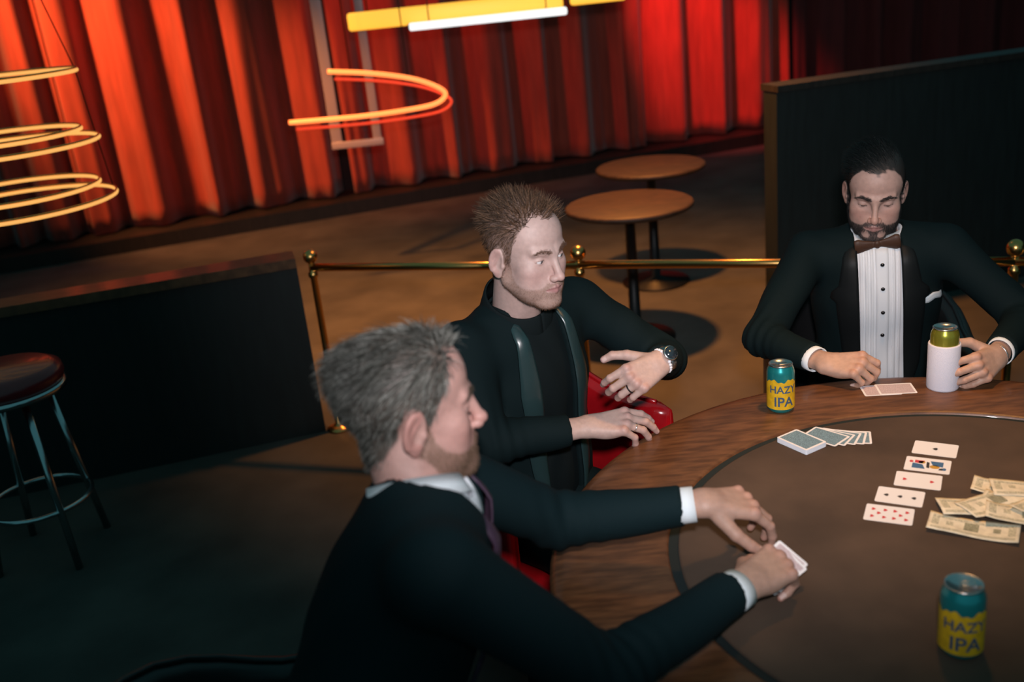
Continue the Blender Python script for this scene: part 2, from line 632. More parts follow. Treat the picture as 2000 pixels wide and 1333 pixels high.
def strands(v, f, weight_v, n, dirfn, lenfn, width, segs=4, sag=0.0, rng=RNG):
    w = weight_v[f].mean(1)
    nv, fnv = vnormals(v, f)
    area = np.linalg.norm(fnv, axis=1)
    pr = area * np.clip(w, 0, None)
    idx = rng.choice(len(f), size=n, p=pr / pr.sum())
    u = rng.random((n, 1))
    t = rng.random((n, 1))
    a, b, c, d = (v[f[idx, i]] for i in range(4))
    p = (a * (1 - u) + b * u) * (1 - t) + (d * (1 - u) + c * u) * t
    nn = fnv[idx] / (np.linalg.norm(fnv[idx], axis=1, keepdims=True) + 1e-12)
    d0, bend = dirfn(p, nn, rng)
    L = lenfn(p, rng)[:, None]
    d0 = d0 / (np.linalg.norm(d0, axis=1, keepdims=True) + 1e-9)
    side = np.cross(d0, nn + 0.01)
    side /= np.linalg.norm(side, axis=1, keepdims=True) + 1e-9
    up2 = np.cross(side, d0)
    rings = []
    for k in range(segs + 1):
        s = k / segs
        q = p - nn * .0012 + L * (s * d0 + s * s * bend)
        ww = width * (1 - s * .82)
        ring = [q + ww * (math.cos(g) * side + math.sin(g) * up2) for g in (0, 2.094, 4.189)]
        rings.append(np.stack(ring, 1))
    R_ = np.stack(rings, 1)  # n, segs+1, 3, 3
    V_ = R_.reshape(-1, 3)
    base = (np.arange(n) * (segs + 1) * 3)[:, None]
    F_ = []
    for k in range(segs):
        for g in range(3):
            g2 = (g + 1) % 3
            F_.append(base + np.array([[k * 3 + g, k * 3 + g2, (k + 1) * 3 + g2, (k + 1) * 3 + g]]))
    F_ = np.stack(F_, 1).reshape(-1, 4)
    return V_, F_, p


def build_head(person, c, R, neck_world, st, body_parts):
    """head and neck in the head's own frame; returns verts/faces/cols in world through body_parts, hair as children"""
    ne = (np.array(neck_world) - c) @ R
    fn = head_fn(tuple(ne), st)
    zlo = min(-.15, ne[2] - .03)
    v, f = sdf_mesh(fn, (-.102, -.128, zlo), (.102, .135, .135), .0022)
    keep = v[:, 2] > zlo + .006
    nv, _ = vnormals(v, f)
    # skin colours: what the skin itself shows (lips, flush, stubble, hair roots)
    s1, s2 = np.array(st['skin']), np.array(st['flush'])
    x, y, z = np.abs(v[:, 0]), v[:, 1], v[:, 2]
    fl = np.exp(-((x - .042) ** 2 / .0007 + (z + .035) ** 2 / .0006 + (y + .06) ** 2 / .0012)) * .6
    fl += np.exp(-(x ** 2 / .0003 + (z + .042) ** 2 / .0003 + (y + .105) ** 2 / .0004)) * .6
    fl += (x > .078) * (z < .03) * (z > -.05) * .55
    fl = np.clip(fl, 0, 1)[:, None]
    col = s1 * (1 - fl) + s2 * fl
    lipz = np.interp(x, [0, .024], [.0095, .002])
    lip = np.clip(1.5 - np.abs(z + .0692) / np.maximum(lipz, 1e-4), 0, 1) * (y < -.078) * (x < .0245)
    col = col * (1 - lip[:, None]) + np.array(st['lip']) * lip[:, None]
    bm_ = np.clip(beard_mask(v, st), 0, 1) * st['stubble']
    col = col * (1 - bm_[:, None]) + np.array(st['beard_col']) * bm_[:, None]
    hm = sm(hair_mask(v, st), -.002, .008) * st.get('root', .8)
    col = col * (1 - hm[:, None]) + np.array(st['hair_col']) * hm[:, None]
    br = np.clip(brow_mask(v) * 1.5, 0, 1) * .75
    col = col * (1 - br[:, None]) + np.array(st['brow_col']) * br[:, None]
    # lash line along the lid edges
    q = np.stack([x, y, z], -1) - np.array(EYE)
    rr = np.linalg.norm(q, axis=1)
    ph = np.arctan2(q[:, 2], -q[:, 1])
    lu, ll = math.radians(st['lid_u']), math.radians(st['lid_l'])
    md = .45 * ll + .55 * lu
    xx = np.clip(1 - (q[:, 0] / .0135) ** 2, 0, 1)
    lash = np.clip(1.6 - np.abs(ph - (md + (lu - md) * xx)) * .0135 / .0013, 0, 1) * (rr > .0115) * (rr < .0152) * (q[:, 1] < -.002) * (np.abs(q[:, 0]) < .0135)
    lash = np.maximum(lash, .5 * np.clip(1.3 - np.abs(ph - (md + (ll - md) * xx)) * .0135 / .0009, 0, 1) * (rr > .0115) * (rr < .0150) * (q[:, 1] < -.002) * (np.abs(q[:, 0]) < .012))
    lash = (lash * st.get('lash', .9))[:, None]
    col = col * (1 - lash) + np.array(st['brow_col']) * .6 * lash
    body_parts.append((v @ R.T + c, f, col))
    # hair
    root_c = np.array(st['hair_col'])
    hmv = (hair_mask(v, st) > 0).astype(float) * keep
    V_, F_, p = strands(v, f, hmv, st['n_hair'], st['hair_dir'], st['hair_len'], st['hair_w'], 4)
    tone = np.repeat(RNG.uniform(.55, 1.0, len(p)) ** 1.3, 15)[:, None]
    hi = np.array(st.get('hair_hi', st['hair_col']))
    pick = np.repeat(RNG.random(len(p)) < st.get('hi_frac', .3), 15)[:, None]
    cols = np.where(pick, hi, root_c) * tone
    hair = mk('hair', V_ @ R.T + c, F_, HAIR_D, person, world=True, cols=cols)
    # beard
    bmv = (beard_mask(v, st) > 0.1).astype(float)

    def bdir(p, n, rng):
        d = n * .55 + np.array([0, -.15, -.8]) + rng.normal(0, .22, p.shape)
        return d, np.array([0, .05, -.15])
    V_, F_, p = strands(v, f, bmv, st['n_beard'], bdir, lambda p, rng: rng.uniform(.6, 1.1, len(p)) * st['beard_len'], .00042, 2)
    cols = np.array(st['beard_hair']) * np.repeat(RNG.uniform(.6, 1.2, len(p)), 9)[:, None]
    beard = mk('beard', V_ @ R.T + c, F_, HAIR_D, person, world=True, cols=cols)
    # brows
    bmv = (brow_mask(v) > 0).astype(float)

    def brdir(p, n, rng):
        d = n * .35 + np.stack([np.sign(p[:, 0]) * 1.0, 0 * p[:, 0], .35 - 6 * (np.abs(p[:, 0]) - .02)], -1)
        return d + rng.normal(0, .15, p.shape), np.array([0, 0, -.05])
    for s in (-1, 1):
        V_, F_, p = strands(v, f, bmv * (v[:, 0] * s > 0), 260, brdir, lambda p, rng: rng.uniform(.005, .009, len(p)), .00045, 2)
        mk('eyebrow', V_ @ R.T + c, F_, HAIR_D, person, world=True, cols=np.tile(np.array(st['brow_col']), (len(V_), 1)))
    # eyes
    for s in (-1, 1):
        ec = np.array([EYE[0] * s, EYE[1], EYE[2]])
        vs, fs = [], []
        N, M = 20, 20
        for i in range(N + 1):
            a = math.pi * i / N
            for k in range(M):
                b = 2 * math.pi * k / M
                vs.append((math.sin(a) * math.cos(b), -math.cos(a), math.sin(a) * math.sin(b)))
        for i in range(N):
            for k in range(M):
                k2 = (k + 1) % M
                fs.append((i * M + k, (i + 1) * M + k, (i + 1) * M + k2, i * M + k2))
        vs = np.array(vs)
        al = np.degrees(np.arccos(np.clip(-vs[:, 1], -1, 1)))
        colr = np.where(al[:, None] < 12, (.01, .01, .01), np.where(al[:, None] < 28, st['iris'], (.70, .66, .66)))
        g = rotm(st['gaze'][0], st['gaze'][1])
        vw = (vs * .0126) @ g.T + ec
        mk('eye', vw @ R.T + c, fs, EYEM, person, world=True, cols=colr)
    return fn


# ------------------------------------------------------------------ hands
FING = [  # base x, lateral y, segment lengths, radii
    (.086, .0260, (.043, .026, .022), (.0098, .0088, .0080)),
    (.090, .0055, (.047, .029, .023), (.0100, .0090, .0082)),
    (.085, -.0150, (.044, .027, .023), (.0096, .0086, .0078)),
    (.075, -.0330, (.034, .021, .020), (.0086, .0076, .0070))]


def hand_chain(curls, spread, thumb):
    chains = []
    for k, (bx, by, ls, rs) in enumerate(FING):
        p = np.array([bx, by, .002])
        sp = math.radians(spread[k])
        pts = [p]
        a = 0
        for s in range(3):
            a += math.radians(curls[k][s])
            d = np.array([math.cos(a) * math.cos(sp), math.cos(a) * math.sin(sp), -math.sin(a)])
            p = p + d * ls[s]
            pts.append(p)
        chains.append((pts, rs))
    p = np.array([.022, .026, -.010])
    pts = [p]
    for d, L in zip(thumb, (.042, .034, .028)):
        d = np.array(d, float)
        d /= np.linalg.norm(d)
        p = p + d * L
        pts.append(p)
    chains.append((pts, (.0135, .0112, .0100)))
    return chains


def hand_fn(chains, fe):
    def f(p):
        mc = [ch[0][0] for ch in chains[:4]]
        d = rc(p, (-.004, .012, 0), mc[0], .0165, .0118)
        d = smin(d, rc(p, (-.004, .004, 0), mc[1], .0165, .0122), .010)
        d = smin(d, rc(p, (-.004, -.006, 0), mc[2], .0165, .0118), .010)
        d = smin(d, rc(p, (-.004, -.014, 0), mc[3], .0150, .0108), .010)
        d = smin(d, ell(p, (.045, -.022, -.010), (.035, .014, .012)), .012)
        # wrist and forearm, flattened
        q = p.copy()
        q[:, 2] *= 1.28
        d = smin(d, rc(q, (.006, 0, 0), (fe[0], fe[1], fe[2] * 1.28), .0262, .0315), .014)
        # fingers
        for k, (pts, rs) in enumerate(chains[:4]):
            g = rc(p, pts[0], pts[1], rs[0] + .0008, rs[1])
            g = smin(g, rc(p, pts[1], pts[2], rs[1] + .0004, rs[2]), .003)
            g = smin(g, rc(p, pts[2], pts[3] - (pts[3] - pts[2]) * .18, rs[2] + .0002, rs[2] - .0012), .003)
            d = smin(d, g, .0045 if k else .005)
        pts, rs = chains[4]
        g = rc(p, pts[0], pts[1], .0150, rs[1] + .0010)
        g = smin(g, rc(p, pts[1], pts[2], rs[1] + .0006, rs[2] + .0004), .004)
        g = smin(g, rc(p, pts[2], pts[3] - (pts[3] - pts[2]) * .2, rs[2] + .0004, rs[2] - .0012), .003)
        d = smin(d, g, .008)
        # knuckle relief
        for k in range(4):
            d = smin(d, sph(p, mc[k] + np.array([0, 0, .0055]), .0070), .007)
        return d
    return f


def build_hand(side, wrist, fwd, back, curls, spread, thumb, st, body_parts, elbow, fore=.10):
    """side +1 left, -1 right; fwd = towards fingers, back = out of the back of the hand (world). returns a local->world function"""
    fwd = np.array(fwd, float)
    fwd /= np.linalg.norm(fwd)
    back = np.array(back, float)
    back -= fwd * (back @ fwd)
    back /= np.linalg.norm(back)
    lat = np.cross(back, fwd) if side < 0 else np.cross(fwd, back)
    M = np.stack([fwd, lat, back], 1)
    wrist = np.array(wrist, float)
    ch = hand_chain(curls, spread, thumb)
    fe = (np.array(elbow, float) - wrist) @ M
    fe = fe / np.linalg.norm(fe) * fore
    allp = np.array([q for c in ch for q in c[0]] + [fe, (0, 0, 0)])
    lo = allp.min(0) - .042
    hi = allp.max(0) + .022
    lo[1:] = np.minimum(lo[1:], -.045)
    hi[1:] = np.maximum(hi[1:], .045)
    v, f = sdf_mesh(hand_fn(ch, fe), lo, hi, .0020)
    s1, s2 = np.array(st['hskin']), np.array(st['hflush'])
    tips = np.zeros(len(v))
    nail = np.zeros(len(v))
    for pts, rs in ch:
        for kk in (1, 2):
            tips = np.maximum(tips, .55 * np.exp(-((v - pts[kk]) ** 2).sum(1) / .00012))
        tips = np.maximum(tips, np.exp(-((v - pts[3]) ** 2).sum(1) / .00016))
        t = (pts[3] - pts[2]) / np.linalg.norm(pts[3] - pts[2])
        latv = np.array([0, 1.0, 0])
        upv = np.cross(t, latv)
        upv *= np.sign(upv[2]) if abs(upv[2]) > .3 else 1
        q = v - (pts[3] - t * .008)
        nail = np.maximum(nail, ((np.abs(q @ t) < .006) & (np.abs(q @ latv) < .0055) & (q @ upv > .0035) & (q @ upv < .0105)).astype(float))
    for k in range(4):
        tips = np.maximum(tips, .6 * np.exp(-((v - ch[k][0][0] - np.array([0, 0, .01])) ** 2).sum(1) / .0002))
    col = s1 * (1 - tips[:, None]) + s2 * tips[:, None]
    col = col * (1 - nail[:, None] * .5) + np.array([.78, .60, .56]) * nail[:, None] * .5
    if side > 0:
        f = f[:, ::-1].copy()
    body_parts.append((v @ M.T + wrist, f, col))
    T = lambda q: np.asarray(q, float) @ M.T + wrist
    T.M = M
    T.w = wrist
    T.chains = ch
    return T


# ------------------------------------------------------------------ clothed bodies
def build_torso(person, J, st, body_parts):
    """J: world joints. Jacket, shirt, trousers in the torso frame."""
    LS, RS, HIP = (np.array(J[k], float) for k in ('LS', 'RS', 'HIP'))
    midS = (LS + RS) / 2
    upv = midS - HIP
    SL = np.linalg.norm(upv)
    upv /= SL
    lx = LS - RS
    sw = np.linalg.norm(lx) / 2
    lx -= upv * (lx @ upv)
    lx /= np.linalg.norm(lx)
    ly = np.cross(upv, lx)
    R = np.stack([lx, ly, upv], 1)
    W2L = lambda p: (np.asarray(p, float) - HIP) @ R
    L2W = lambda p: np.asarray(p, float) @ R.T + HIP
    k = SL / .46
    arms = {}
    for s, n in ((1, 'L'), (-1, 'R')):
        sh = W2L(J[n + 'S'])
        el = W2L(J[n + 'E'])
        cu = W2L(J[n + 'C'])
        arms[n] = (sh, el, cu)

    def torso(p, off=0.0):
        q = p.copy()
        q[:, 0] = np.abs(q[:, 0])
        d = ell(q, (0, -.004, .10 * k), (.168, .128, .20 * k))
        d = smin(d, ell(q, (0, .004, .31 * k), (.172, .122, .20 * k)), .05)
        d = smin(d, rc(q, (0, .012, SL - .005), (sw - .025, .008, SL - .010), .070, .058), .05)
        d = smin(d, rc(q, (0, .026, SL + .018), (sw * .62, .014, SL + .004), .046, .040), .035)
        d = smin(d, ell(q, (.085, .03, -.01), (.10, .125, .11)), .05)
        return d - off

    def wr(p, amp):
        return amp * (np.sin(p[:, 2] * 46 + 7 * np.sin(p[:, 0] * 11 + p[:, 1] * 5)) * .5 + np.sin(p[:, 0] * 63 + p[:, 2] * 31 + 4 * np.sin(p[:, 1] * 23)) * .35)

    def sleeve(p, n):
        sh, el, cu = arms[n]
        d = rc(p, sh, el, .062, .051)
        g = rc(p, el, cu, .051, .0385)
        ax = (cu - el) / np.linalg.norm(cu - el)
        d = smin(d, g, .02)
        # folds bunch up at the elbow
        e = np.exp(-((p - el.astype(np.float32)) ** 2).sum(1) / .006)
        t = (p - el.astype(np.float32)) @ ax.astype(np.float32)
        d = d + e * .0045 * np.sin(t * 170 + p[:, 0] * 40) + .0018 * np.sin(t * 75 + p[:, 1] * 60)
        return np.maximum(d, t - np.linalg.norm(cu - el))

    wt, wb, zb, xc = st['open']  # half width at the neck, at the bottom, bottom z, centre shift

    def jacket_outer(p):
        d = torso(p, .010) + wr(p, .0022)
        for n in 'LR':
            d = smin(d, sleeve(p, n), .03)
        return d

    def jacket(p):
        d = torso(p, .010) + wr(p, .0022)
        t = np.clip((p[:, 2] - zb) / (SL - zb), 0, 1.4)
        w = wb + (wt - wb) * t
        cut = np.maximum(np.abs(p[:, 0] - xc * (1 - t)) - w, p[:, 1] - .02)
        cut = np.maximum(cut, (zb - p[:, 2]))
        # neck hole
        nk = np.sqrt(p[:, 0] ** 2 + (p[:, 1] - .018) ** 2) - .068
        nk = np.maximum(nk, SL - .03 - p[:, 2])
        cut = np.minimum(cut, nk)
        d = smax(d, -cut, .006)
        for n in 'LR':
            d = smin(d, sleeve(p, n), .03)
        return np.maximum(d, -.075 - p[:, 2])

    pts = np.array([a for n in 'LR' for a in arms[n]])
    lo = np.minimum(pts.min(0) - .09, (-.25, -.19, -.10))
    hi = np.maximum(pts.max(0) + .09, (.25, .20, SL + .12))
    v, f = sdf_mesh(jacket, lo, hi, .0065)
    jk = mk('jacket', L2W(v), f, st['suit'], person, world=True)

    def shirt(p):
        d = torso(p, -.002) + .0012 * np.sin(p[:, 0] * 90 + 3 * np.sin(p[:, 2] * 14)) + wr(p, .0012)
        nk = np.sqrt(p[:, 0] ** 2 + (p[:, 1] - .018) ** 2) - .060
        nk = np.maximum(nk, SL + .02 - p[:, 2])
        d = smax(d, -nk, .006)
        return np.maximum(d, .0 - p[:, 2])
    v, f = sdf_mesh(shirt, (-.24, -.18, -.02), (.24, .18, SL + .12), .0065)
    sh_o = mk('shirt', L2W(v), f, st['shirt'], person, world=True)

    TH = math.radians(32)
    DIR = np.array([0, math.cos(TH), -math.sin(TH)])

    def drape(fn, x, z):
        """slide points down a slanted ray onto the front of the body; z is where the ray crosses y=0"""
        o = np.stack([np.asarray(x, float), np.zeros(np.shape(x)), np.asarray(z, float)], -1) - DIR * .42
        t = np.zeros(np.shape(x))
        for _ in range(45):
            p = o + DIR * t[..., None]
            d = fn(p.reshape(-1, 3).astype(np.float32)).reshape(t.shape)
            t = np.minimum(t + np.clip(d, -.01, .05) * .85, .60)
        return o + DIR * t[..., None]

    # lapels draped on the front of the jacket
    for s in (1, -1):
        nv_, nu_ = 30, 7
        zp = np.linspace(SL + .026, zb - .072, nv_)
        zh = zp + .075
        q = np.linspace(0, 1, nv_)
        wid = st['lapel_w'] * np.interp(q, [0, .06, .35, .75, 1], [.35, .6, 1.0, .75, .12])
        if st.get('peak'):
            wid = wid * np.where((q > .27) & (q < .34), 1.3, 1.0)
        for _ in range(3):
            t = np.clip((zh - zb) / (SL - zb), 0, 1.4)
            inner = wb + (wt - wb) * t
            X = s * (inner[:, None] - .003 + wid[:, None] * np.linspace(0, 1, nu_)[None, :]) + (xc * (1 - t))[:, None]
            Z = np.repeat(zp[:, None], nu_, 1)
            pts_ = drape(lambda p: torso(p, .017), X, Z)
            zh = pts_[:, 0, 2]
        roll_ = np.sin(np.linspace(0, math.pi, nu_)) * .004 + .0035
        pts_ = pts_ - DIR * (roll_[None, :] - .018 * np.clip(1 - q / .10, 0, 1)[:, None])[..., None]
        nr = np.zeros_like(pts_)
        nr[...] = DIR
        vs, fs = slab(pts_, nr, .0035)
        mk('lapel', L2W(vs), fs, st['lapel'], jk, world=True)
    # trousers and shoes
    for s, n in ((1, 'L'), (-1, 'R')):
        hp = L2W((.09 * s, .02, -.02))
        kn, an_, toe = (np.array(J[n + q], float) for q in ('K', 'A', 'T'))

        def leg(p):
            d = rc(p, hp, kn, .088, .066)
            d = smin(d, rc(p, kn, an_, .064, .052), .03)
            d = d + .002 * np.sin(p[:, 2] * 60 + p[:, 0] * 40)
            return np.maximum(d, (an_[2] - .02) - p[:, 2])
        allp = np.array([hp, kn, an_])
        v, f = sdf_mesh(leg, allp.min(0) - .10, allp.max(0) + .10, .011)
        mk('trouser_leg', v, f, st['suit'], person, world=True)

        def shoe(p):
            d = rc(p, an_ + np.array([0, 0, -.04]), an_ + np.array([0, 0, .02]), .040, .038)
            d = smin(d, rc(p, (an_[0], an_[1], .040), (toe[0], toe[1], .030), .038, .030), .03)
            d = smin(d, rc(p, (toe[0], toe[1], .026), (toe[0], toe[1], .026), .040, .040), .02)
            return np.maximum(d, .002 - p[:, 2])
        allp = np.array([an_, toe])
        v, f = sdf_mesh(shoe, (allp[:, 0].min() - .07, allp[:, 1].min() - .07, -.006), (allp[:, 0].max() + .07, allp[:, 1].max() + .07, .15), .008)
        mk('shoe', v, f, SHOE, person, world=True)
    # bare torso under the shirt keeps the body one figure: chest and upper arms
    def bare(p):
        d = torso(p, -.020)
        for n in 'LR':
            s_, e_, c_ = arms[n]
            d = smin(d, rc(p, s_, e_, .044, .036), .02)
            d = smin(d, rc(p, e_, c_ + (e_ - c_) * .15, .036, .028), .02)
        return np.maximum(d, -.0 - p[:, 2])
    v, f = sdf_mesh(bare, lo, hi, .012)
    body_parts.append((L2W(v), f, np.tile(np.array(st['hskin']), (len(v), 1))))
    return dict(L2W=L2W, W2L=W2L, R=R, SL=SL, drape=drape, DIR=DIR, torso=torso, shirt_fn=shirt, jacket=jk, shirt=sh_o, jacket_outer=jacket_outer)


def finish_body(person, parts):
    V_ = np.vstack([a for a, _, _ in parts])
    C_ = np.vstack([c for _, _, c in parts])
    F_ = []
    o = 0
    for a, f, _ in parts:
        F_.append(f + o)
        o += len(a)
    return mk('body', V_, np.vstack(F_), SKIN, person, world=True, cols=C_)


def ring_tube(T_axis_o, ax, r0, r1, length, th, n=28, flat=1.2, up_=None):
    """an open tube (cuff) around an axis in world space"""
    ax = np.array(ax, float)
    ax /= np.linalg.norm(ax)
    up_ = np.array(up_, float)
    up_ -= ax * (up_ @ ax)
    up_ /= np.linalg.norm(up_)
    sd = np.cross(ax, up_)
    o = np.array(T_axis_o, float)
    prof = [(r0, 0), (r1, length), (r1 - th, length), (r0 - th, 0)]
    vs, fs = [], []
    for r, x in prof:
        for i in range(n):
            a = 2 * math.pi * i / n
            vs.append(o + ax * x + sd * (r * math.cos(a)) + up_ * (r / flat * math.sin(a)))
    for k in range(4):
        for i in range(n):
            j = (i + 1) % n
            k2 = (k + 1) % 4
            fs.append((k * n + i, k * n + j, k2 * n + j, k2 * n + i))
    return np.array(vs), fs


def neck_band(name, parent, material, base, axis, front, prof, dip, gap=0.0, th=.0025, rise=0.0, squash=1.0):
    """a collar around the neck: prof rows (radius, height along the axis); dip lowers the front, gap opens it (radians)"""
    axis = np.array(axis, float)
    axis /= np.linalg.norm(axis)
    front = np.array(front, float)
    front -= axis * (front @ axis)
    front /= np.linalg.norm(front)
    sd = np.cross(axis, front)
    n = 48
    an = np.linspace(gap, 2 * math.pi - gap, n)
    fr = (1 + np.cos(an)) / 2
    g = np.zeros((n, len(prof), 3))
    nr = np.zeros_like(g)
    for j, (rr, h) in enumerate(prof):
        hh = h - dip * fr ** 1.5 + rise * (1 - fr)
        g[:, j] = np.array(base) + np.outer(np.cos(an) * rr * squash, front) + np.outer(np.sin(an) * rr, sd) + np.outer(hh, axis)
        nr[:, j] = -(np.outer(np.cos(an), front) + np.outer(np.sin(an), sd))
    vs, fs = slab(g, nr, th)
    return mk(name, vs, fs, material, parent, world=True)

# ------------------------------------------------------------------ people
def top_weight(p):
    return sm(p[:, 2], .035, .085)[:, None]


def far_dir(p, n, rng):
    w = top_weight(p)
    top = n * .42 + np.array([-.55, .62, .10]) + rng.normal(0, .10, p.shape)
    sd = n * .25 + np.array([0, .35, -.85]) + rng.normal(0, .12, p.shape)
    return top * w + sd * (1 - w), -n * .22 * w + np.array([0, 0, -.08])


def mid_dir(p, n, rng):
    w = top_weight(p)
    fr = sm(-p[:, 1], .0, .07)[:, None]
    top = n * .55 + np.array([.10, -.25, .30]) * fr + np.array([.1, .45, .0]) * (1 - fr) + rng.normal(0, .24, p.shape)
    sd = n * .28 + np.array([0, .35, -.75]) + rng.normal(0, .14, p.shape)
    return top * w + sd * (1 - w), np.array([0, .05, -.06])


def near_dir(p, n, rng):
    w = top_weight(p)
    fr = sm(-p[:, 1], .0, .07)[:, None]
    wav = np.sin(p[:, 0:1] * 95 + p[:, 1:2] * 60)
    top = n * .36 + np.array([-.15, -.10, .22]) * fr + np.array([-.1, .75, -.25]) * (1 - fr) + wav * np.array([.28, .1, .12]) + rng.normal(0, .18, p.shape)
    sd = n * .20 + np.array([0, .42, -.75]) + wav * np.array([0, .2, .1]) + rng.normal(0, .16, p.shape)
    return top * w + sd * (1 - w), -n * .20 + np.array([0, .1, -.12])


def lens(top, side, jit=.25):
    def f(p, rng):
        w = sm(p[:, 2], .035, .085)
        return (side + (top - side) * w) * rng.uniform(1 - jit, 1 + jit, len(p))
    return f


ZH = [0.0] * 14
ST_FAR = dict(skin=(.50, .315, .265), flush=(.52, .25, .20), lip=(.40, .19, .17), hskin=(.52, .33, .25), hflush=(.50, .26, .19),
              beard_col=(.035, .030, .030), stubble=.80, beard_hair=(.020, .018, .018), beard_len=.0085, n_beard=5200, goatee=True,
              hair_col=(.010, .012, .012), hair_hi=(.012, .018, .017), hi_frac=.25, n_hair=6500, hair_w=.00075, root=.95,
              hair_dir=far_dir, hair_len=lens(.042, .013), hairline=[-.004, .002, .004, .008] + [.004] * 2 + [0] * 8,
              brow_col=(.022, .020, .020), iris=(.05, .035, .025), gaze=(0, 34), lid_u=-16, lid_l=-36,
              suit=SUIT, shirt=SHIRT_W, lapel=SATIN_B, lapel_w=.062, peak=True, open=(.060, .062, .045, .010))
ST_MID = dict(skin=(.56, .385, .345), flush=(.55, .30, .27), lip=(.42, .20, .19), hskin=(.54, .37, .32), hflush=(.52, .28, .25),
              beard_col=(.27, .155, .105), stubble=.50, beard_hair=(.20, .10, .06), beard_len=.0042, n_beard=3600,
              hair_col=(.095, .050, .028), hair_hi=(.28, .15, .085), hi_frac=.35, n_hair=6000, hair_w=.00070, root=.70,
              hair_dir=mid_dir, hair_len=lens(.030, .009, .35), hairline=[.000, .008, .012, .008] + [.006] * 2 + [0] * 8,
              brow_col=(.16, .085, .055), iris=(.035, .04, .05), gaze=(24, 16), lid_u=4, lid_l=-24,
              suit=SUIT, shirt=SHIRT_K, lapel=SATIN, lapel_w=.050, stand=True, open=(.058, .060, .03, 0.0))
ST_NEAR = dict(skin=(.50, .285, .245), flush=(.50, .22, .19), lip=(.40, .19, .17), hskin=(.46, .28, .215), hflush=(.46, .23, .18),
               beard_col=(.20, .115, .075), stubble=.62, beard_hair=(.22, .13, .085), beard_len=.0075, n_beard=4200,
               hair_col=(.060, .056, .046), hair_hi=(.30, .30, .27), hi_frac=.38, n_hair=8000, hair_w=.00078, root=.92,
               hair_dir=near_dir, hair_len=lens(.038, .013, .3), hairline=[.004, .006, .006, .006] + [.000] * 10,
               brow_col=(.10, .075, .055), iris=(.06, .06, .07), gaze=(0, 24), lid_u=-4, lid_l=-30,
               suit=SUIT_N, shirt=SHIRT_W, lapel=SATIN_P, lapel_w=.050, open=(.056, .020, .16, 0.0))


def legs(J, hip, rz, kz=.50, kl=.42, sp=.10):
    a = math.radians(rz)
    fwd = np.array([math.sin(a), -math.cos(a), 0])
    lf = np.array([math.cos(a), math.sin(a), 0])
    h = np.array(hip)
    for s, n in ((1, 'L'), (-1, 'R')):
        k = h + lf * sp * s * 1.15 + fwd * kl
        k[2] = kz
        an = h + lf * sp * s * 1.25 + fwd * (kl + .02)
        an[2] = .085
        J[n + 'K'], J[n + 'A'] = k, an
        t = an + fwd * .17 + lf * .02 * s
        t[2] = .03
        J[n + 'T'] = t


def sleeve_end(E_, W_, back):
    E_, W_ = np.array(E_), np.array(W_)
    d = (W_ - E_) / np.linalg.norm(W_ - E_)
    return W_ - d * back


def man(label, group_loc, J, rz, head_c, head_rot, st, hands):
    person = empty('person', group_loc)
    tag(person, label, 'person')
    parts = []
    legs(J, J['HIP'], rz)
    for n in 'LR':
        J[n + 'C'] = sleeve_end(J[n + 'E'], J[n + 'W'], hands[n].get('cuffgap', .045))
    tor = build_torso(person, J, st, parts)
    SLp = tor['SL']
    R = rotm(*head_rot)
    neck = tor['L2W']((0, .020, SLp + .005))
    build_head(person, np.array(head_c), R, neck, st, parts)
    HT = {}
    for n, s in (('L', 1), ('R', -1)):
        h = hands[n]
        HT[n] = build_hand(s, J[n + 'W'], h['fwd'], h['back'], h['curls'], h.get('spread', (5, 1, -3, -7)), h['thumb'], st, parts, J[n + 'E'])
        # forearm of the sleeve runs to the wrist; shirt cuff between the two
        if h.get('cuff'):
            C_ = np.array(J[n + 'C'])
            ax = np.array(J[n + 'W']) - C_
            ax /= np.linalg.norm(ax)
            vs, fs = ring_tube(C_ - ax * .012, ax, .0365, .0350, .012 + h['cuff'], .0025, up_=h['back'], flat=1.16)
            HT[n].cuff = mk('cuff', vs, fs, CUFF_W, tor['shirt'], world=True)
    # collars round the neck
    top = R @ np.array((0, .026, -.045)) + np.array(head_c)
    ax = top - neck
    fr = -tor['R'][:, 1] * .6 - R[:, 1] * .4
    if st.get('stand'):
        neck_band('shirt_collar', tor['shirt'], st['shirt'], neck, ax, fr, [(.100, -.025), (.086, .040), (.0765, .090), (.0730, .092)], .014, squash=1.06)
    else:
        neck_band('shirt_collar', tor['shirt'], CUFF_W, neck, ax, fr, [(.072, .010), (.0675, .054), (.0695, .058), (.079, .026)], .026, gap=.16)
    neck_band('collar', tor['jacket'], st['suit'], neck, ax, fr, [(.072, .028), (.076, .034), (.088, .012), (.104, -.022)], .05, gap=.95)
    finish_body(person, parts)
    tor['neck'] = (neck, ax / np.linalg.norm(ax), fr)
    return person, tor, HT


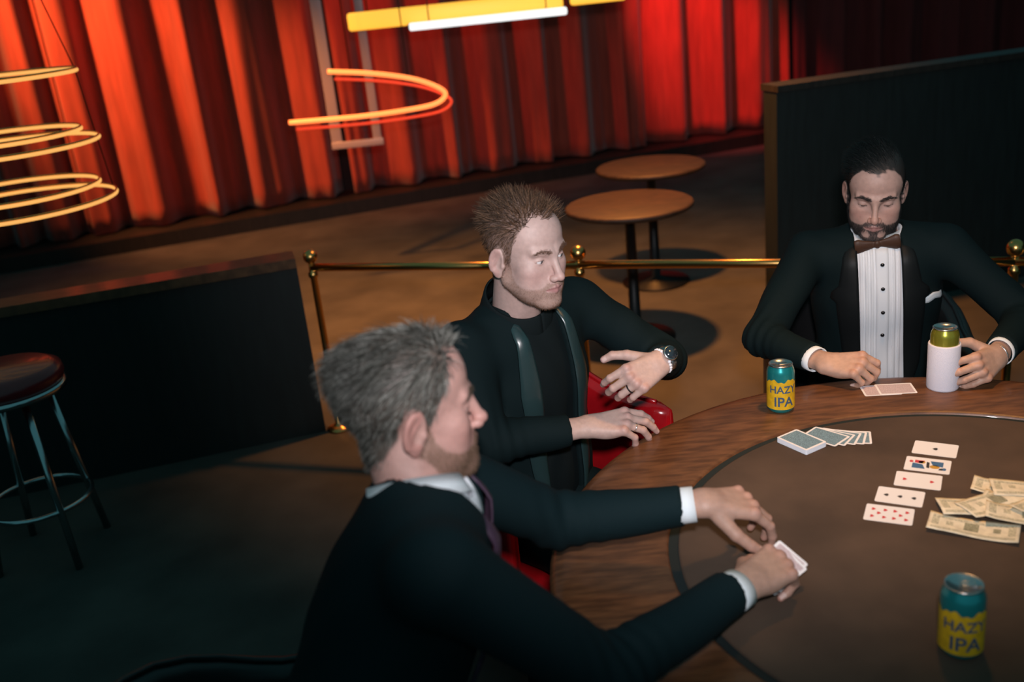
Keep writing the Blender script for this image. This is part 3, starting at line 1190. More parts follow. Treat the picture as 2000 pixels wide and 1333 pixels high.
# --- man in the tuxedo on the far side
J = dict(LS=(1.235, 2.650, .972), RS=(.870, 2.745, .975), HIP=(1.110, 2.835, .50),
         LE=(1.385, 2.500, .800), LW=(1.188, 2.256, .806), RE=(.690, 2.560, .800), RW=(.790, 2.335, .800))
far, far_t, far_h = man('bearded man in black tuxedo and bow tie holding white can', (1.105, 2.845, 0), J, -14,
    (1.046, 2.702, 1.148), (-20, 16, 2), ST_FAR,
    dict(L=dict(fwd=(-.80, -.58, -.02), back=(.42, -.80, .42), curls=[(34, 30, 15), (34, 30, 16), (38, 32, 18), (44, 34, 20)],
                thumb=[(.6, .75, -.35), (.85, .35, -.45), (.8, .1, -.6)], cuff=.016, cuffgap=.045, spread=(7, 2, -3, -8)),
         R=dict(fwd=(.80, -.55, .10), back=(-.25, -.45, .85), curls=[(48, 52, 22), (56, 58, 30), (62, 62, 35), (66, 64, 36)],
                thumb=[(.85, .25, -.55), (.92, -.10, -.45), (.9, -.3, -.35)], cuff=.018, cuffgap=.050)))
# --- man in black with satin lapels
J = dict(LS=(.175, 2.375, 1.015), RS=(-.120, 2.140, 1.015), HIP=(.010, 2.350, .50),
         LE=(.385, 2.360, .850), LW=(.335, 2.140, .930), RE=(-.075, 2.070, .805), RW=(.160, 2.108, .802))
mid, mid_t, mid_h = man('sandy haired man in black jacket with satin lapels and beaded bracelet', (.010, 2.350, 0), J, 39,
    (.052, 2.172, 1.222), (42, 5, 0), ST_MID,
    dict(L=dict(fwd=(-.80, -.50, -.16), back=(-.30, -.88, .36), curls=[(40, 42, 18), (46, 46, 20), (50, 46, 20), (52, 44, 18)],
                thumb=[(.55, .70, -.40), (.75, .55, -.45), (.8, .15, -.7)], cuffgap=.055),
         R=dict(fwd=(.98, .00, .05), back=(-.06, -.38, .92), curls=[(26, 24, 8), (28, 26, 10), (34, 32, 14), (46, 42, 20)],
                thumb=[(.65, .45, -.6), (.85, .20, -.5), (.9, .0, -.45)], cuffgap=.050)))
# --- man with grey hair, back to the room
J = dict(LS=(-.160, 1.505, 1.040), RS=(-.125, 1.135, 1.070), HIP=(-.400, 1.270, .50),
         LE=(.045, 1.615, .850), LW=(.318, 1.580, .876), RE=(.085, 1.205, .825), RW=(.350, 1.415, .812))
near, near_t, near_h = man('grey haired bearded man in navy suit seen in profile with white cuffs', (-.400, 1.270, 0), J, 98,
    (-.160, 1.372, 1.214), (106, 2, 0), ST_NEAR,
    dict(L=dict(fwd=(.94, .16, -.26), back=(.26, -.22, .94), curls=[(30, 30, 14), (34, 36, 16), (40, 38, 18), (46, 40, 20)],
                thumb=[(.70, .62, -.40), (.85, .40, -.36), (.92, .25, -.32)], cuff=.022, cuffgap=.042, spread=(9, 2, -5, -11)),
         R=dict(fwd=(.80, .58, .02), back=(-.10, -.42, .90), curls=[(44, 55, 25), (50, 60, 30), (55, 62, 34), (60, 62, 34)],
                thumb=[(.75, .5, -.45), (.9, .15, -.4), (.95, -.1, -.25)], cuff=.026, cuffgap=.046)))


# ------------------------------------------------------------------ details worn by the men
def sdf_part(name, fn, lo, hi, h, M, o, material, parent):
    v, f = sdf_mesh(fn, lo, hi, h)
    return mk(name, v @ np.asarray(M).T + np.asarray(o), f, material, parent, world=True)


# bow tie and shirt studs of the far man
SLf = far_t['SL']
L2W = far_t['L2W']
def bow(p):
    q = p.copy()
    q[:, 0] = np.abs(q[:, 0])
    q[:, 1] *= 2.2
    d = rc(q, (.006, 0, 0), (.048, 0, 0), .0090, .0235)
    d = np.maximum(d, q[:, 0] - .060)
    d = d + .0012 * np.sin(q[:, 2] * 420) * np.clip(1 - q[:, 0] / .04, 0, 1)
    return smin(d, ell(q, (0, -.004, 0), (.0095, .013, .0125)), .003)


tilt = rotm(0, 0, -6)
nk_, nax, nfr = far_t['neck']
nfr = nfr - nax * (nfr @ nax)
nfr = nfr / np.linalg.norm(nfr)
bow_o = sdf_part('bow_tie', bow, (-.070, -.02, -.036), (.070, .02, .036), .0022, far_t['R'] @ tilt, nk_ + nax * .012 + nfr * .084, BOW, far)
# pleated shirt front: a placket, narrow tucks and black studs
def strip(tor, fn, xs, zs, off, th, name, material, parent):
    X, Z = np.meshgrid(xs, zs)
    P_ = tor['drape'](fn, X, Z) - tor['DIR'] * off
    nr = np.zeros(X.shape + (3,))
    nr[...] = tor['DIR']
    vs, fs = slab(P_, nr, th)
    return mk(name, tor['L2W'](vs), fs, material, parent, world=True)


zs = np.linspace(SLf + .010, -.055, 26)
strip(far_t, far_t['shirt_fn'], np.linspace(-.010, .025, 5), zs, .0016, .003, 'placket', SHIRT_W, far_t['shirt'])
for x0 in (-.052, -.038, -.024, .034, .048):
    strip(far_t, far_t['shirt_fn'], np.linspace(x0, x0 + .009, 3), zs, .0012, .003, 'pleat', SHIRT_W, far_t['shirt'])
Q_ = np.array(Matrix.Rotation(math.radians(-32), 3, 'X'))
for i, zp in enumerate([SLf - .045, SLf - .125, SLf - .205, SLf - .285]):
    c = far_t['drape'](far_t['shirt_fn'], np.array([.008]), np.array([zp]))[0]
    vs, fs = lathe([(.0, -.003), (.0048, -.0025), (.0060, 0), (.0048, .0025), (0, .0035)], 12)
    vs = np.array(vs)[:, [0, 2, 1]] * np.array([1, -1, 1])
    mk('stud', L2W(vs + c - far_t['DIR'] * .003), fs, STUD, far_t['shirt'], world=True)
# pocket square
u = np.linspace(-.036, .036, 9)
w = np.linspace(-.010, .011, 4)
X = .138 + u[None, :] * .95 + w[:, None] * -.25
Z = SLf - .165 + u[None, :] * .34 + w[:, None] + .003 * np.sin(u * 160)[None, :]
P_ = far_t['drape'](far_t['jacket_outer'], X, Z) - far_t['DIR'] * .006
nr = np.zeros(X.shape + (3,))
nr[...] = far_t['DIR']
vs, fs = slab(P_, nr, .010)
mk('pocket_square', L2W(vs), fs, CUFF_W, far, world=True)


def ring_around(T, x, r, tr, flat=1.22, n=40, z0=0.0):
    pts = []
    for i in range(n):
        a = 2 * math.pi * i / n
        pts.append(T((x, r * math.cos(a), z0 + r / flat * math.sin(a))))
    return tube(pts, tr, 8, closed=True)


# beaded bracelet, watch and ring of the man in black
Tm = mid_h['L']
vs, fs = [], []
for i in range(22):
    a = 2 * math.pi * i / 22
    b = lathe([(0, -.0042), (.003, -.003), (.0042, 0), (.003, .003), (0, .0042)], 8)
    cpt = Tm((-.010, .0285 * math.cos(a), .0285 / 1.22 * math.sin(a)))
    o = len(vs)
    vs += [tuple(np.array(q) + cpt) for q in b[0]]
    fs += [tuple(k + o for k in q) for q in b[1]]
tag(mk('bracelet', vs, fs, BEAD, mid, world=True), 'white bead bracelet', kind='stuff')
vs, fs = ring_tube(Tm((-.028, 0, 0)), Tm.M[:, 0], .0300, .0300, .013, .002, up_=Tm.M[:, 2], flat=1.24)
strap = mk('watch_strap', vs, fs, STEEL, mid, world=True)
vs, fs = lathe([(.0, 0), (.017, 0), (.0185, .002), (.0185, .006), (.016, .008)], 28)
vs = np.array(vs) + np.array([-.0215, .004, .0230])
mk('watch_case', Tm(vs), fs, SILVER, strap, world=True)
vs, fs = lathe([(.0, .0), (.0155, 0), (.0155, .0015), (0, .002)], 28)
mk('watch_dial', Tm(np.array(vs) + np.array([-.0215, .004, .0310])), fs, WATCHF, strap, world=True)


def finger_ring(T, finger, person, material):
    pts, rs = T.chains[finger]
    a, b = pts[0] * .55 + pts[1] * .45, pts[1]
    d = (b - a) / np.linalg.norm(b - a)
    lat_ = np.array([0, 1.0, 0])
    u_ = np.cross(d, lat_)
    ring = [T(a + (rs[0] + .0008) * (math.cos(t) * lat_ + math.sin(t) * u_)) for t in np.linspace(0, 2 * math.pi, 24, endpoint=False)]
    v_, f_ = tube(ring, .0018, 8, closed=True)
    mk('finger_ring', v_, f_, material, person, world=True)


finger_ring(mid_h['L'], 2, mid, BLACKM)
finger_ring(mid_h['R'], 2, mid, SILVER)
# thin cord bracelet of the far man, cuff links of the near man
vs, fs = ring_around(far_h['L'], -.006, .0285, .0016)
mk('bracelet', vs, fs, SILVER, far, world=True)
for n, zf in (('L', -1), ('R', -1)):
    T = near_h[n]
    ctr = T((-.020, -.020 if n == 'R' else .016, zf * .0300))
    vs, fs = box((0, 0, 0), (.016, .007, .008), .0015)
    vs = np.array(vs) @ T.M.T + ctr
    mk('cuff_link', vs, fs, SILVER, near_h[n].cuff, world=True)


# ------------------------------------------------------------------ the room
def poly_wall(name, a, b, z0, z1, th, material, bev=.0):
    a, b = np.array(a, float), np.array(b, float)
    d = (b - a) / np.linalg.norm(b - a)
    n = np.array([-d[1], d[0]])
    v = []
    for z in (z0, z1):
        for p in (a, b, b + n * th, a + n * th):
            v.append((p[0], p[1], z))
    f = [(3, 2, 1, 0), (4, 5, 6, 7), (0, 1, 5, 4), (1, 2, 6, 5), (2, 3, 7, 6), (3, 0, 4, 7)]
    o = mk(name, v, f, material, smooth=False)
    tag(o, kind='structure')
    return o


vs, fs = box((.8, 4.6, -.05), (13.6, 14.4, .1))
tag(mk('floor', vs, fs, FLOORM, smooth=False), kind='structure')
cy = lambda x: 8.33 + .319 * (x + 3.12)
poly_wall('wall_back', (-5.9, cy(-5.9) + .22), (7.4, cy(7.4) + .22), 0, 3.3, .15, WALLM)
poly_wall('wall_left', (-5.9, -2.4), (-5.9, cy(-5.9) + .3), 0, 3.3, .15, WALLM)
poly_wall('wall_right', (7.4, cy(7.4) + .3), (7.4, -2.4), 0, 3.3, .15, WALLM)
# low stage with a dark front under the curtain
poly_wall('trim_1', (-5.85, cy(-5.85) - .35), (7.35, cy(7.35) - .35), 0, .12, .56, DARKWOOD)
# low panelled wall on the left with a wooden cap
LA, LB = (-4.6, 3.06), (-.86, 4.035)
poly_wall('wall_low_left', LA, LB, 0, .76, .10, PANEL)
poly_wall('trim_2', (LA[0] + .005, LA[1] - .025), (LB[0] + .005, LB[1] - .025), .76, .80, .15, WOOD)
RA, RB = (1.36, 4.755), (6.6, 6.06)
poly_wall('wall_low_right', RA, RB, 0, 1.17, .12, PANEL)
poly_wall('trim_3', (RA[0], RA[1] - .02), (RB[0], RB[1] - .02), 1.17, 1.20, .16, DARKWOOD)


# curtains: separate pleated drapes hung side by side
def curtain(x0, x1, label, material, period=.30, amp=.11, seed=0, top=3.05):
    r = np.random.default_rng(seed)
    nu = int((x1 - x0) / .018)
    xs = np.linspace(x0, x1, nu)
    zs = np.linspace(.135, top, 22)
    ph = np.cumsum(r.uniform(.75, 1.3, nu)) * (x1 - x0) / nu / period * 2 * math.pi
    X, Z = np.meshgrid(xs, zs, indexing='ij')
    t = (Z - .13) / (top - .13)
    wave = np.sin(ph)[:, None] * (1 - .25 * t) + .35 * np.sin(ph * 2.3 + 1)[:, None] * (1 - t)
    off = amp * wave
    Xo = X + .03 * np.sin(ph * .5 + 2)[:, None] * (1 - t)
    dx = np.array([1, .319]) / math.hypot(1, .319)
    nrm = np.array([dx[1], -dx[0]])
    P_ = np.stack([Xo + nrm[0] * off, cy(Xo) + nrm[1] * off, Z], -1)
    c0 = np.array([(x0 + x1) / 2, cy((x0 + x1) / 2), .12])
    nr = np.zeros_like(P_)
    nr[..., 0], nr[..., 1] = -nrm[0], -nrm[1]
    e = empty('curtain', c0)
    vs, fs = slab(P_, nr, .006)
    mk('drape', vs - c0, fs, material, e)
    vs, fs = tube([(x0, cy(x0) - 0, top + .03), (x1, cy(x1), top + .03)], .02, 10)
    mk('curtain_rod', np.array(vs) - c0, fs, BLACKM, e)
    tag(e, label, 'curtain')
    return e


curtain(-5.7, -3.42, 'red velvet curtain behind the stacked amber light trails', CURT, seed=3)
curtain(-3.40, -1.32, 'bright red velvet curtain glowing orange under a stage spotlight', CURT, seed=5, period=.46)
curtain(-1.30, 1.28, 'deep red velvet curtain behind the orange loop of light trail', CURT, seed=8, period=.42)
curtain(1.30, 3.05, 'narrow scarlet pleated curtain beside the low dark right partition', CURT, seed=11, period=.44)
curtain(3.07, 7.2, 'red curtain with shade coloured in, rising above the dark wooden partition', CURT_D, seed=14, period=.46)

# ------------------------------------------------------------------ brass railing
e = empty('brass_railing', (-.80, 4.05, 0))
POSTS = [(-.80, 4.05), (.285, 3.67), (1.70, 3.16), (2.90, 2.73)]
for x, y in POSTS:
    vs, fs = lathe([(.055, 0), (.055, .008), (.03, .016), (.0155, .03), (.0145, .70), (.020, .705), (.020, .722), (.0145, .727), (.0135, .765)], 20, (x, y, 0))
    p_ = mk('post', vs, fs, BRASS, e, world=True)
    ball = [(.0001 + .030 * math.sin(a), .792 - .030 * math.cos(a)) for a in np.linspace(.42, math.pi, 14)]
    vs, fs = lathe(ball, 20, (x, y, 0))
    mk('finial', vs, fs, BRASS, p_, world=True)
for (x0, y0), (x1, y1) in zip(POSTS[:-1], POSTS[1:]):
    vs, fs = tube([(x0, y0, .745), (x1, y1, .745)], .017, 12)
    mk('rail', vs, fs, BRASS, e, world=True)
tag(e, 'brass railing with ball topped posts behind the card table', 'railing')


# ------------------------------------------------------------------ card table
TC = (.82, 1.55)
TR = .80
e = empty('card_table', (TC[0], TC[1], 0))
vs, fs = lathe([(.572, .728), (.572, .746), (.580, .7498), (.770, .750), (.788, .746), (.798, .736), (.798, .716), (.788, .706), (.572, .704)], 96)
o_ = mk('rail_top', vs[:], fs[:-2] + [], WOOD, e)
vs, fs = lathe([(.552, .742), (.572, .742)], 96)
mk('trough', vs, fs[:96], TROUGH, e)
vs, fs = lathe([(.0001, .7485), (.30, .7485), (.548, .7485), (.553, .746), (.553, .720), (.0001, .718)], 96)
mk('playing_surface', vs, fs, FELT, e)
vs, fs = lathe([(.70, .62), (.72, .62), (.72, .705), (.70, .705)], 72)
mk('apron', vs, fs[:-2], DARKWOOD, e)
vs, fs = lathe([(.0001, .0), (.40, 0), (.40, .03), (.20, .06), (.09, .12), (.075, .40), (.10, .62), (.30, .70), (.30, .716), (.0001, .716)], 40)
mk('pedestal', vs, fs, DARKWOOD, e)
tag(e, 'round wooden card table with dark playing surface and broad rail', 'table')
TOP = .750


# ------------------------------------------------------------------ tub chairs
def tub_chair(material, arm, hw=.275):
    r = empty('tub_chair', (0, 0, 0))
    path = []
    for y in np.linspace(-.25, .02, 7):
        path.append((-hw, y))
    for a in np.linspace(math.pi, 0, 15)[1:-1]:
        path.append((hw * math.cos(a), .02 + .255 * math.sin(a)))
    for y in np.linspace(.02, -.25, 7):
        path.append((hw, y))
    path = np.array(path)
    n = len(path)
    sec = []
    for a in np.linspace(0, 2 * math.pi, 20, endpoint=False):
        cx, cz = math.cos(a), math.sin(a)
        sec.append((math.copysign(abs(cx) ** .45, cx) * .038, math.copysign(abs(cz) ** .35, cz)))
    vs, fs = [], []
    for i in range(n):
        t = path[min(i + 1, n - 1)] - path[max(i - 1, 0)]
        t = t / np.linalg.norm(t)
        nn = np.array([-t[1], t[0]])
        b = sm(np.array([path[i, 1]]), -.05, .26)[0]
        zt = arm + .10 * b
        zb_ = .20
        end = min(i, n - 1 - i)
        k = [.45, .86, 1][min(end, 2)]
        for sx, sz in sec:
            p = path[i] + nn * sx * k
            z = (zt + zb_) / 2 + sz * (zt - zb_) / 2 * (.97 if end == 0 else 1)
            vs.append((p[0], p[1], z))
    m_ = len(sec)
    for i in range(n - 1):
        for k in range(m_):
            k2 = (k + 1) % m_
            fs.append((i * m_ + k, (i + 1) * m_ + k, (i + 1) * m_ + k2, i * m_ + k2))
    fs.append(tuple(range(m_)))
    fs.append(tuple((n - 1) * m_ + k for k in range(m_ - 1, -1, -1)))
    back = mk('backrest', vs, fs, material, r)
    # piping along the top edge of arms and back
    pts = []
    for i in range(1, n - 1):
        b = sm(np.array([path[i, 1]]), -.05, .26)[0]
        pts.append((path[i, 0], path[i, 1], arm + .003 + .10 * b))
    v2, f2 = tube(pts, .006, 8)
    mk('piping', v2, f2, material, back)
    v2, f2 = box((0, -.02, .335), (2 * hw - .09, .46, .14), .035)
    mk('seat', v2, f2, material, r)
    v2, f2 = box((0, .0, .235), (.50, .46, .06), .01)
    mk('seat_base', v2, f2, BLACKM, r)
    for sx in (-1, 1):
        for sy in (-1, 1):
            v2, f2 = tube([(sx * .21, sy * .18, .21), (sx * .235, sy * .205, 0)], [.018, .012], 10)
            mk('leg', v2, f2, BLACKM, r)
    return r


ch0 = tub_chair(VINYL, .695, .285)
ch1 = tub_chair(VINYL_K, .66)
GRP = 'tub chairs at the card table'
CH = [((.016, 2.416), 39, 'glossy red vinyl tub chair under the man with satin lapels'),
      ((1.105, 2.900), -14, 'dark vinyl tub chair under the man in the bow tie'),
      ((-.470, 1.262), 98, 'dark vinyl tub chair under the grey haired man')]
for i, (xy, rz, lb) in enumerate(CH):
    o = [ch0, ch1, None][i] or copy_tree(ch1)
    o.location = (xy[0], xy[1], 0)
    o.rotation_euler = (0, 0, math.radians(rz))
    tag(o, lb, 'chair', GRP)

# ------------------------------------------------------------------ bar stool at the left
e = empty('bar_stool', (-1.74, 3.22, 0))
vs, fs = lathe([(.0001, .645), (.165, .645), (.182, .655), (.190, .680), (.184, .705), (.150, .722), (.0001, .728)], 40)
st_ = mk('seat', vs, fs, VINYL_D, e)
vs, fs = lathe([(.178, .630), (.190, .630), (.190, .652), (.178, .652)], 40)
mk('seat_ring', vs, fs[:-2], CHROME, e)
for k in range(4):
    a = math.pi / 4 + k * math.pi / 2
    vs, fs = tube([(.12 * math.cos(a), .12 * math.sin(a), .645), (.20 * math.cos(a), .20 * math.sin(a), 0)], .013, 12)
    mk('leg', vs, fs, CHROME, e)
vs, fs = tube([(.175 * math.cos(a), .175 * math.sin(a), .22) for a in np.linspace(0, 2 * math.pi, 36, endpoint=False)], .009, 8, closed=True)
mk('foot_ring', vs, fs, CHROME, e)
tag(e, 'round red vinyl bar stool with chrome legs before the low wall', 'stool')

# ------------------------------------------------------------------ cocktail tables beyond the railing
def cocktail():
    r = empty('cocktail_table', (0, 0, 0))
    vs, fs = lathe([(.0001, .675), (.30, .675), (.315, .685), (.315, .70), (.305, .707), (.0001, .707)], 40)
    mk('table_top', vs, fs, WOOD_D, r)
    vs, fs = lathe([(.0001, 0), (.20, 0), (.20, .012), (.03, .04), (.025, .66), (.10, .675), (.0001, .675)], 24)
    mk('pedestal', vs, fs, BLACKM, r)
    return r


ct = cocktail()
ct.location = (.64, 4.80, 0)
tag(ct, 'round wooden cocktail table just beyond the brass railing', 'table', 'cocktail tables')
c2 = copy_tree(ct)
c2.location = (.90, 5.72, 0)
tag(c2, 'round wooden cocktail table in front of the red curtain stage', 'table', 'cocktail tables')

# ------------------------------------------------------------------ light trails shaped as things, and lamps
# orange light trail shaped as a loop of tube, rods made up
e = empty('orange_trail_loop', (-.60, 6.2, 1.10))
kp = [(-.931, 1.378), (-.689, 1.344), (-.448, 1.290), (-.301, 1.229), (-.245, 1.175), (-.314, 1.124), (-.505, 1.104), (-.788, 1.096), (-1.211, 1.103)]


def smooth_path(kp, y, n=8, dz=0, sx=1.0):
    out = []
    K = len(kp)
    for i in range(K - 1):
        p0, p1, p2, p3 = (np.array(kp[min(max(j, 0), K - 1)]) for j in (i - 1, i, i + 1, i + 2))
        for t in np.linspace(0, 1, n, endpoint=False):
            q = .5 * (2 * p1 + (p2 - p0) * t + (2 * p0 - 5 * p1 + 4 * p2 - p3) * t * t + (3 * p1 - p0 - 3 * p2 + p3) * t ** 3)
            out.append((q[0] * sx, y, q[1] + dz))
    out.append((kp[-1][0] * sx, y, kp[-1][1] + dz))
    return out


vs, fs = tube(smooth_path(kp, 6.2), .0145, 10)
mk('orange_tube', vs, fs, TRAIL_O, e, world=True)
vs, fs = tube([(x + .03, 6.23, z - .050) for x, _, z in smooth_path(kp, 6.2)], .008, 8)
mk('red_tube', vs, fs, TRAIL_R, e, world=True)
for x, z in ((-.80, 1.36), (-.46, 1.29)):
    vs, fs = tube([(x, 6.24, z), (x, 6.24, 3.2)], .004, 6)
    mk('hanging_rod', vs, fs, BLACKM, e, world=True)
tag(e, 'orange light trail shaped as a tube in an open loop', 'lamp')
# yellow and white light trails shaped as bars, housings made up
def trail_bar(name, x0, x1, z, y, h, d, material, label):
    e = empty(name, ((x0 + x1) / 2, y, z))
    vs, fs = box(((x0 + x1) / 2, y, z), (x1 - x0, d, h), min(h, d) * .3)
    mk('glow_bar', vs, fs, material, e, world=True)
    vs, fs = box(((x0 + x1) / 2, y + d * .8, z), (x1 - x0 + .02, d * .5, h * .8), .004)
    mk('housing', vs, fs, BLACKM, e, world=True)
    for x in (x0 + .12, x1 - .12):
        vs, fs = tube([(x, y + d * .8, z), (x, y + d * .8, 3.2)], .004, 6)
        mk('hanging_rod', vs, fs, BLACKM, e, world=True)
    tag(e, label, 'lamp')
    return e


trail_bar('trail_bar', -.783, .519, 1.640, 6.33, .105, .06, GLOW_Y, 'long yellow light trail shaped as a bar before the red curtain')
trail_bar('trail_bar', .563, .90, 1.640, 6.33, .075, .06, GLOW_Y, 'short yellow light trail shaped as a bar beside the long one')
trail_bar('trail_bar', -.414, .532, 1.580, 6.24, .045, .04, GLOW_W, 'slim white light trail shaped as a bar under the long yellow one')
# pale hanging frame
e = empty('hanging_frame', (-.87, 6.6, .87))
for x0, w_ in ((-1.00, .07), (-.735, .055)):
    vs, fs = box((x0, 6.6, 2.03), (w_, .02, 2.33), .004)
    mk('upright', vs, fs, ACRYL, e, world=True)
vs, fs = box((-.867, 6.588, .88), (.34, .012, .045), .003)
mk('bottom_bar', vs, fs, ACRYL, e, world=True)
tag(e, 'pale slim hanging frame in front of the red curtain', 'frame')
# amber light trails at the left shaped as rings; hoops, wires made up
e = empty('trail_stack', (-1.93, 4.06, 1.13))
for z, r_, yo in ((1.132, .385, 0.0), (1.185, .33, 0.0), (1.358, .36, .02), (1.400, .30, .02), (1.624, .325, .05)):
    vs, fs = tube([(-1.93 + r_ * math.cos(a), 4.03 + yo + r_ * math.sin(a), z) for a in np.linspace(0, 2 * math.pi, 64, endpoint=False)], .0075, 8, closed=True)
    g = mk('trail_ring', vs, fs, GLOW_A, e, world=True)
    vs, fs = tube([(-1.93 + r_ * math.cos(a), 4.03 + yo + r_ * math.sin(a), z + .010) for a in np.linspace(0, 2 * math.pi, 64, endpoint=False)], .004, 8, closed=True)
    mk('brass_hoop', vs, fs, BRASS, g, world=True)
for a in (0.6, 2.7, 4.8):
    vs, fs = tube([(-1.93 + .385 * math.cos(a), 4.03 + .385 * math.sin(a), 1.14), (-1.93 + .325 * math.cos(a), 4.08 + .325 * math.sin(a), 1.63), (-1.93, 4.05, 3.1)], .0025, 6)
    mk('suspension_wire', vs, fs, BLACKM, e, world=True)
tag(e, 'amber light trails shaped as stacked rings beside the red curtain', 'lamp')
# invented pendant, stage spots and added floor floods (all above the picture)
e = empty('added_pendant', AMBER_POS)
vs, fs = lathe([(.17, -.015), (.165, .01), (.12, .09), (.05, .15), (.02, .17), (.02, .20), (.0001, .20)], 32)
vs2, fs2 = lathe([(.165, -.015), (.155, .01), (.11, .085), (.045, .145), (.0001, .15)], 32)
fs = [f for f in fs if len(f) == 4]
fs2 = [f[::-1] for f in fs2 if len(f) == 4]
vs, fs = join((vs, fs), (vs2, fs2))
mk('shade', vs, fs, BLACKM, e)
vs, fs = tube([(0, 0, .19), (0, 0, 1.1)], .004, 6)
mk('cord', vs, fs, BLACKM, e)
tag(e, 'added black dome pendant above the card table, unseen amber light source', 'lamp')


def spot_can(loc, target, label):
    loc, target = np.array(loc), np.array(target)
    d = (target - loc) / np.linalg.norm(target - loc)
    e = empty('spotlight', loc)
    M_ = np.array(Vector(-d).to_track_quat('Z', 'Y').to_matrix())
    vs, fs = lathe([(.095, -.01), (.095, .10), (.08, .20), (.0001, .22), (.07, .18), (.085, .10), (.088, -.01)], 24)
    mk('housing', (np.array(vs) @ M_.T), [f for f in fs if len(f) == 4], BLACKM, e)
    vs, fs = tube([(0, 0, .16), (0, 0, .30)], .008, 6)
    mk('mount', vs, fs, BLACKM, e)
    tag(e, label, 'lamp')


for (a, b, *_), lb in zip(SPOTS, ['black spotlight aimed at the bright red curtain', 'black spotlight aimed at the curtain behind the orange trail loop', 'black spotlight aimed at the narrow scarlet curtain']):
    spot_can(a, b, lb)
for (a, b, *_), lb in zip(FLOODS, ['added floor light over the cocktail tables, out of view', 'added floor light over the carpet left of the railing, out of view']):
    spot_can(a, b, lb)


# ------------------------------------------------------------------ cans
def text_mesh(body, size):
    cu = bpy.data.curves.new('lettering', 'FONT')
    cu.body = body
    cu.size = size
    cu.align_x = 'CENTER'
    cu.fill_mode = 'FRONT'
    cu.offset = size * .02
    ob = bpy.data.objects.new('lettering', cu)
    COL.objects.link(ob)
    dg = bpy.context.evaluated_depsgraph_get()
    me = ob.evaluated_get(dg).to_mesh()
    bm = bmesh.new()
    bm.from_mesh(me)
    xs_ = [q.co.x for q in bm.verts]
    for x in np.arange(min(xs_) + .0012, max(xs_), .0012):
        bmesh.ops.bisect_plane(bm, geom=list(bm.verts) + list(bm.edges) + list(bm.faces), plane_co=(x, 0, 0), plane_no=(1, 0, 0))
    bm.verts.index_update()
    v = [tuple(q.co) for q in bm.verts]
    f = [tuple(q.index for q in p.verts) for p in bm.faces]
    bm.free()
    ob.evaluated_get(dg).to_mesh_clear()
    bpy.data.objects.remove(ob)
    bpy.data.curves.remove(cu)
    return np.array(v), f


def can_profile(H):
    return [(.0001, .004), (.022, .003), (.025, .0), (.029, .004), (.033, .012), (.033, H - .020), (.031, H - .012), (.0272, H - .004), (.0268, H - .002), (.0276, H - .0005), (.0276, H)]


def beer_can(loc, H, body_m, label):
    e = empty('drink_can', loc)
    vs, fs = lathe(can_profile(H), 40)
    fs = fs[:-1]
    body = mk('body', vs, fs, body_m, e)
    vs, fs = lathe([(.0280, H - .003), (.0282, H), (.0268, H + .0008), (.0250, H - .004), (.020, H - .0045), (.0001, H - .004)], 40)
    lid = mk('lid', vs, fs[:-1] if len(fs[-1]) > 4 else fs, SILVER, e)
    vs, fs = box((.006, 0, H - .002), (.020, .012, .0012), .0005)
    mk('pull_tab', vs, fs, SILVER, lid)
    tag(e, label, 'can')
    return e


def hazy_can(loc, turn, label):
    H = .122
    e = beer_can(loc, H, TEAL, label)
    # yellow label sleeve with a ragged upper edge
    n = 72
    vs, fs = [], []
    zs = [.013, .03, .05, .07, None]
    for k, z in enumerate(zs):
        for i in range(n):
            a = 2 * math.pi * i / n
            zz = z if z is not None else .086 + .0035 * math.sin(5 * a + 1) + .002 * math.sin(13 * a)
            vs.append((.0334 * math.cos(a), .0334 * math.sin(a), zz))
    for k in range(len(zs) - 1):
        for i in range(n):
            j = (i + 1) % n
            fs.append((k * n + i, k * n + j, (k + 1) * n + j, (k + 1) * n + i))
    sleeve_ = mk('label_sleeve', vs, fs, YEL, e)
    for body, z0, size, shift in (('HAZY', .056, .026, .18), ('IPA', .022, .034, .22)):
        v, f = text_mesh(body, size)
        a = turn + v[:, 0] / .0339 + shift
        w_ = np.stack([.0339 * np.cos(a), .0339 * np.sin(a), z0 + v[:, 1]], -1)
        mk('lettering', w_, f, NAVY, sleeve_, smooth=False)
    return e


hazy_can((.634, 2.200, TOP), math.radians(-106), 'yellow and teal beer can on the rail between two men')
hazy_can((.645, 1.272, .7485), math.radians(-117), 'yellow and teal beer can standing apart near the front of table')
H2 = .158
k2 = beer_can((1.044, 2.232, TOP), H2, GREENGOLD, 'tall green-gold can in white foam sleeve held by bearded man')
vs, fs = lathe([(.0001, .0), (.0365, .0), (.0375, .004), (.0375, .114), (.0365, .117), (.0335, .117)], 40)
mk('foam_sleeve', vs, fs[:-1] if len(fs[-1]) > 4 else fs, FOAM, k2)


# ------------------------------------------------------------------ playing cards
def card_mesh(name, material):
    w_, h_, r_, t_ = .0445, .0318, .004, .0003
    ol = []
    for cx, cyy, a0 in ((w_ - r_, h_ - r_, 0), (-w_ + r_, h_ - r_, 90), (-w_ + r_, -h_ + r_, 180), (w_ - r_, -h_ + r_, 270)):
        for k in range(4):
            a = math.radians(a0 + k * 30)
            ol.append((cx + r_ * math.cos(a), cyy + r_ * math.sin(a)))
    n = len(ol)
    v = [(x, y, 0) for x, y in ol] + [(x, y, t_) for x, y in ol]
    f = [tuple(range(n - 1, -1, -1)), tuple(range(n, 2 * n))] + [(i, (i + 1) % n, n + (i + 1) % n, n + i) for i in range(n)]
    return mk(name, v, f, material, smooth=False)


PROTO = card_mesh('playing_card', CARDW)
PROTO_ME = PROTO.data
bpy.data.objects.remove(PROTO)


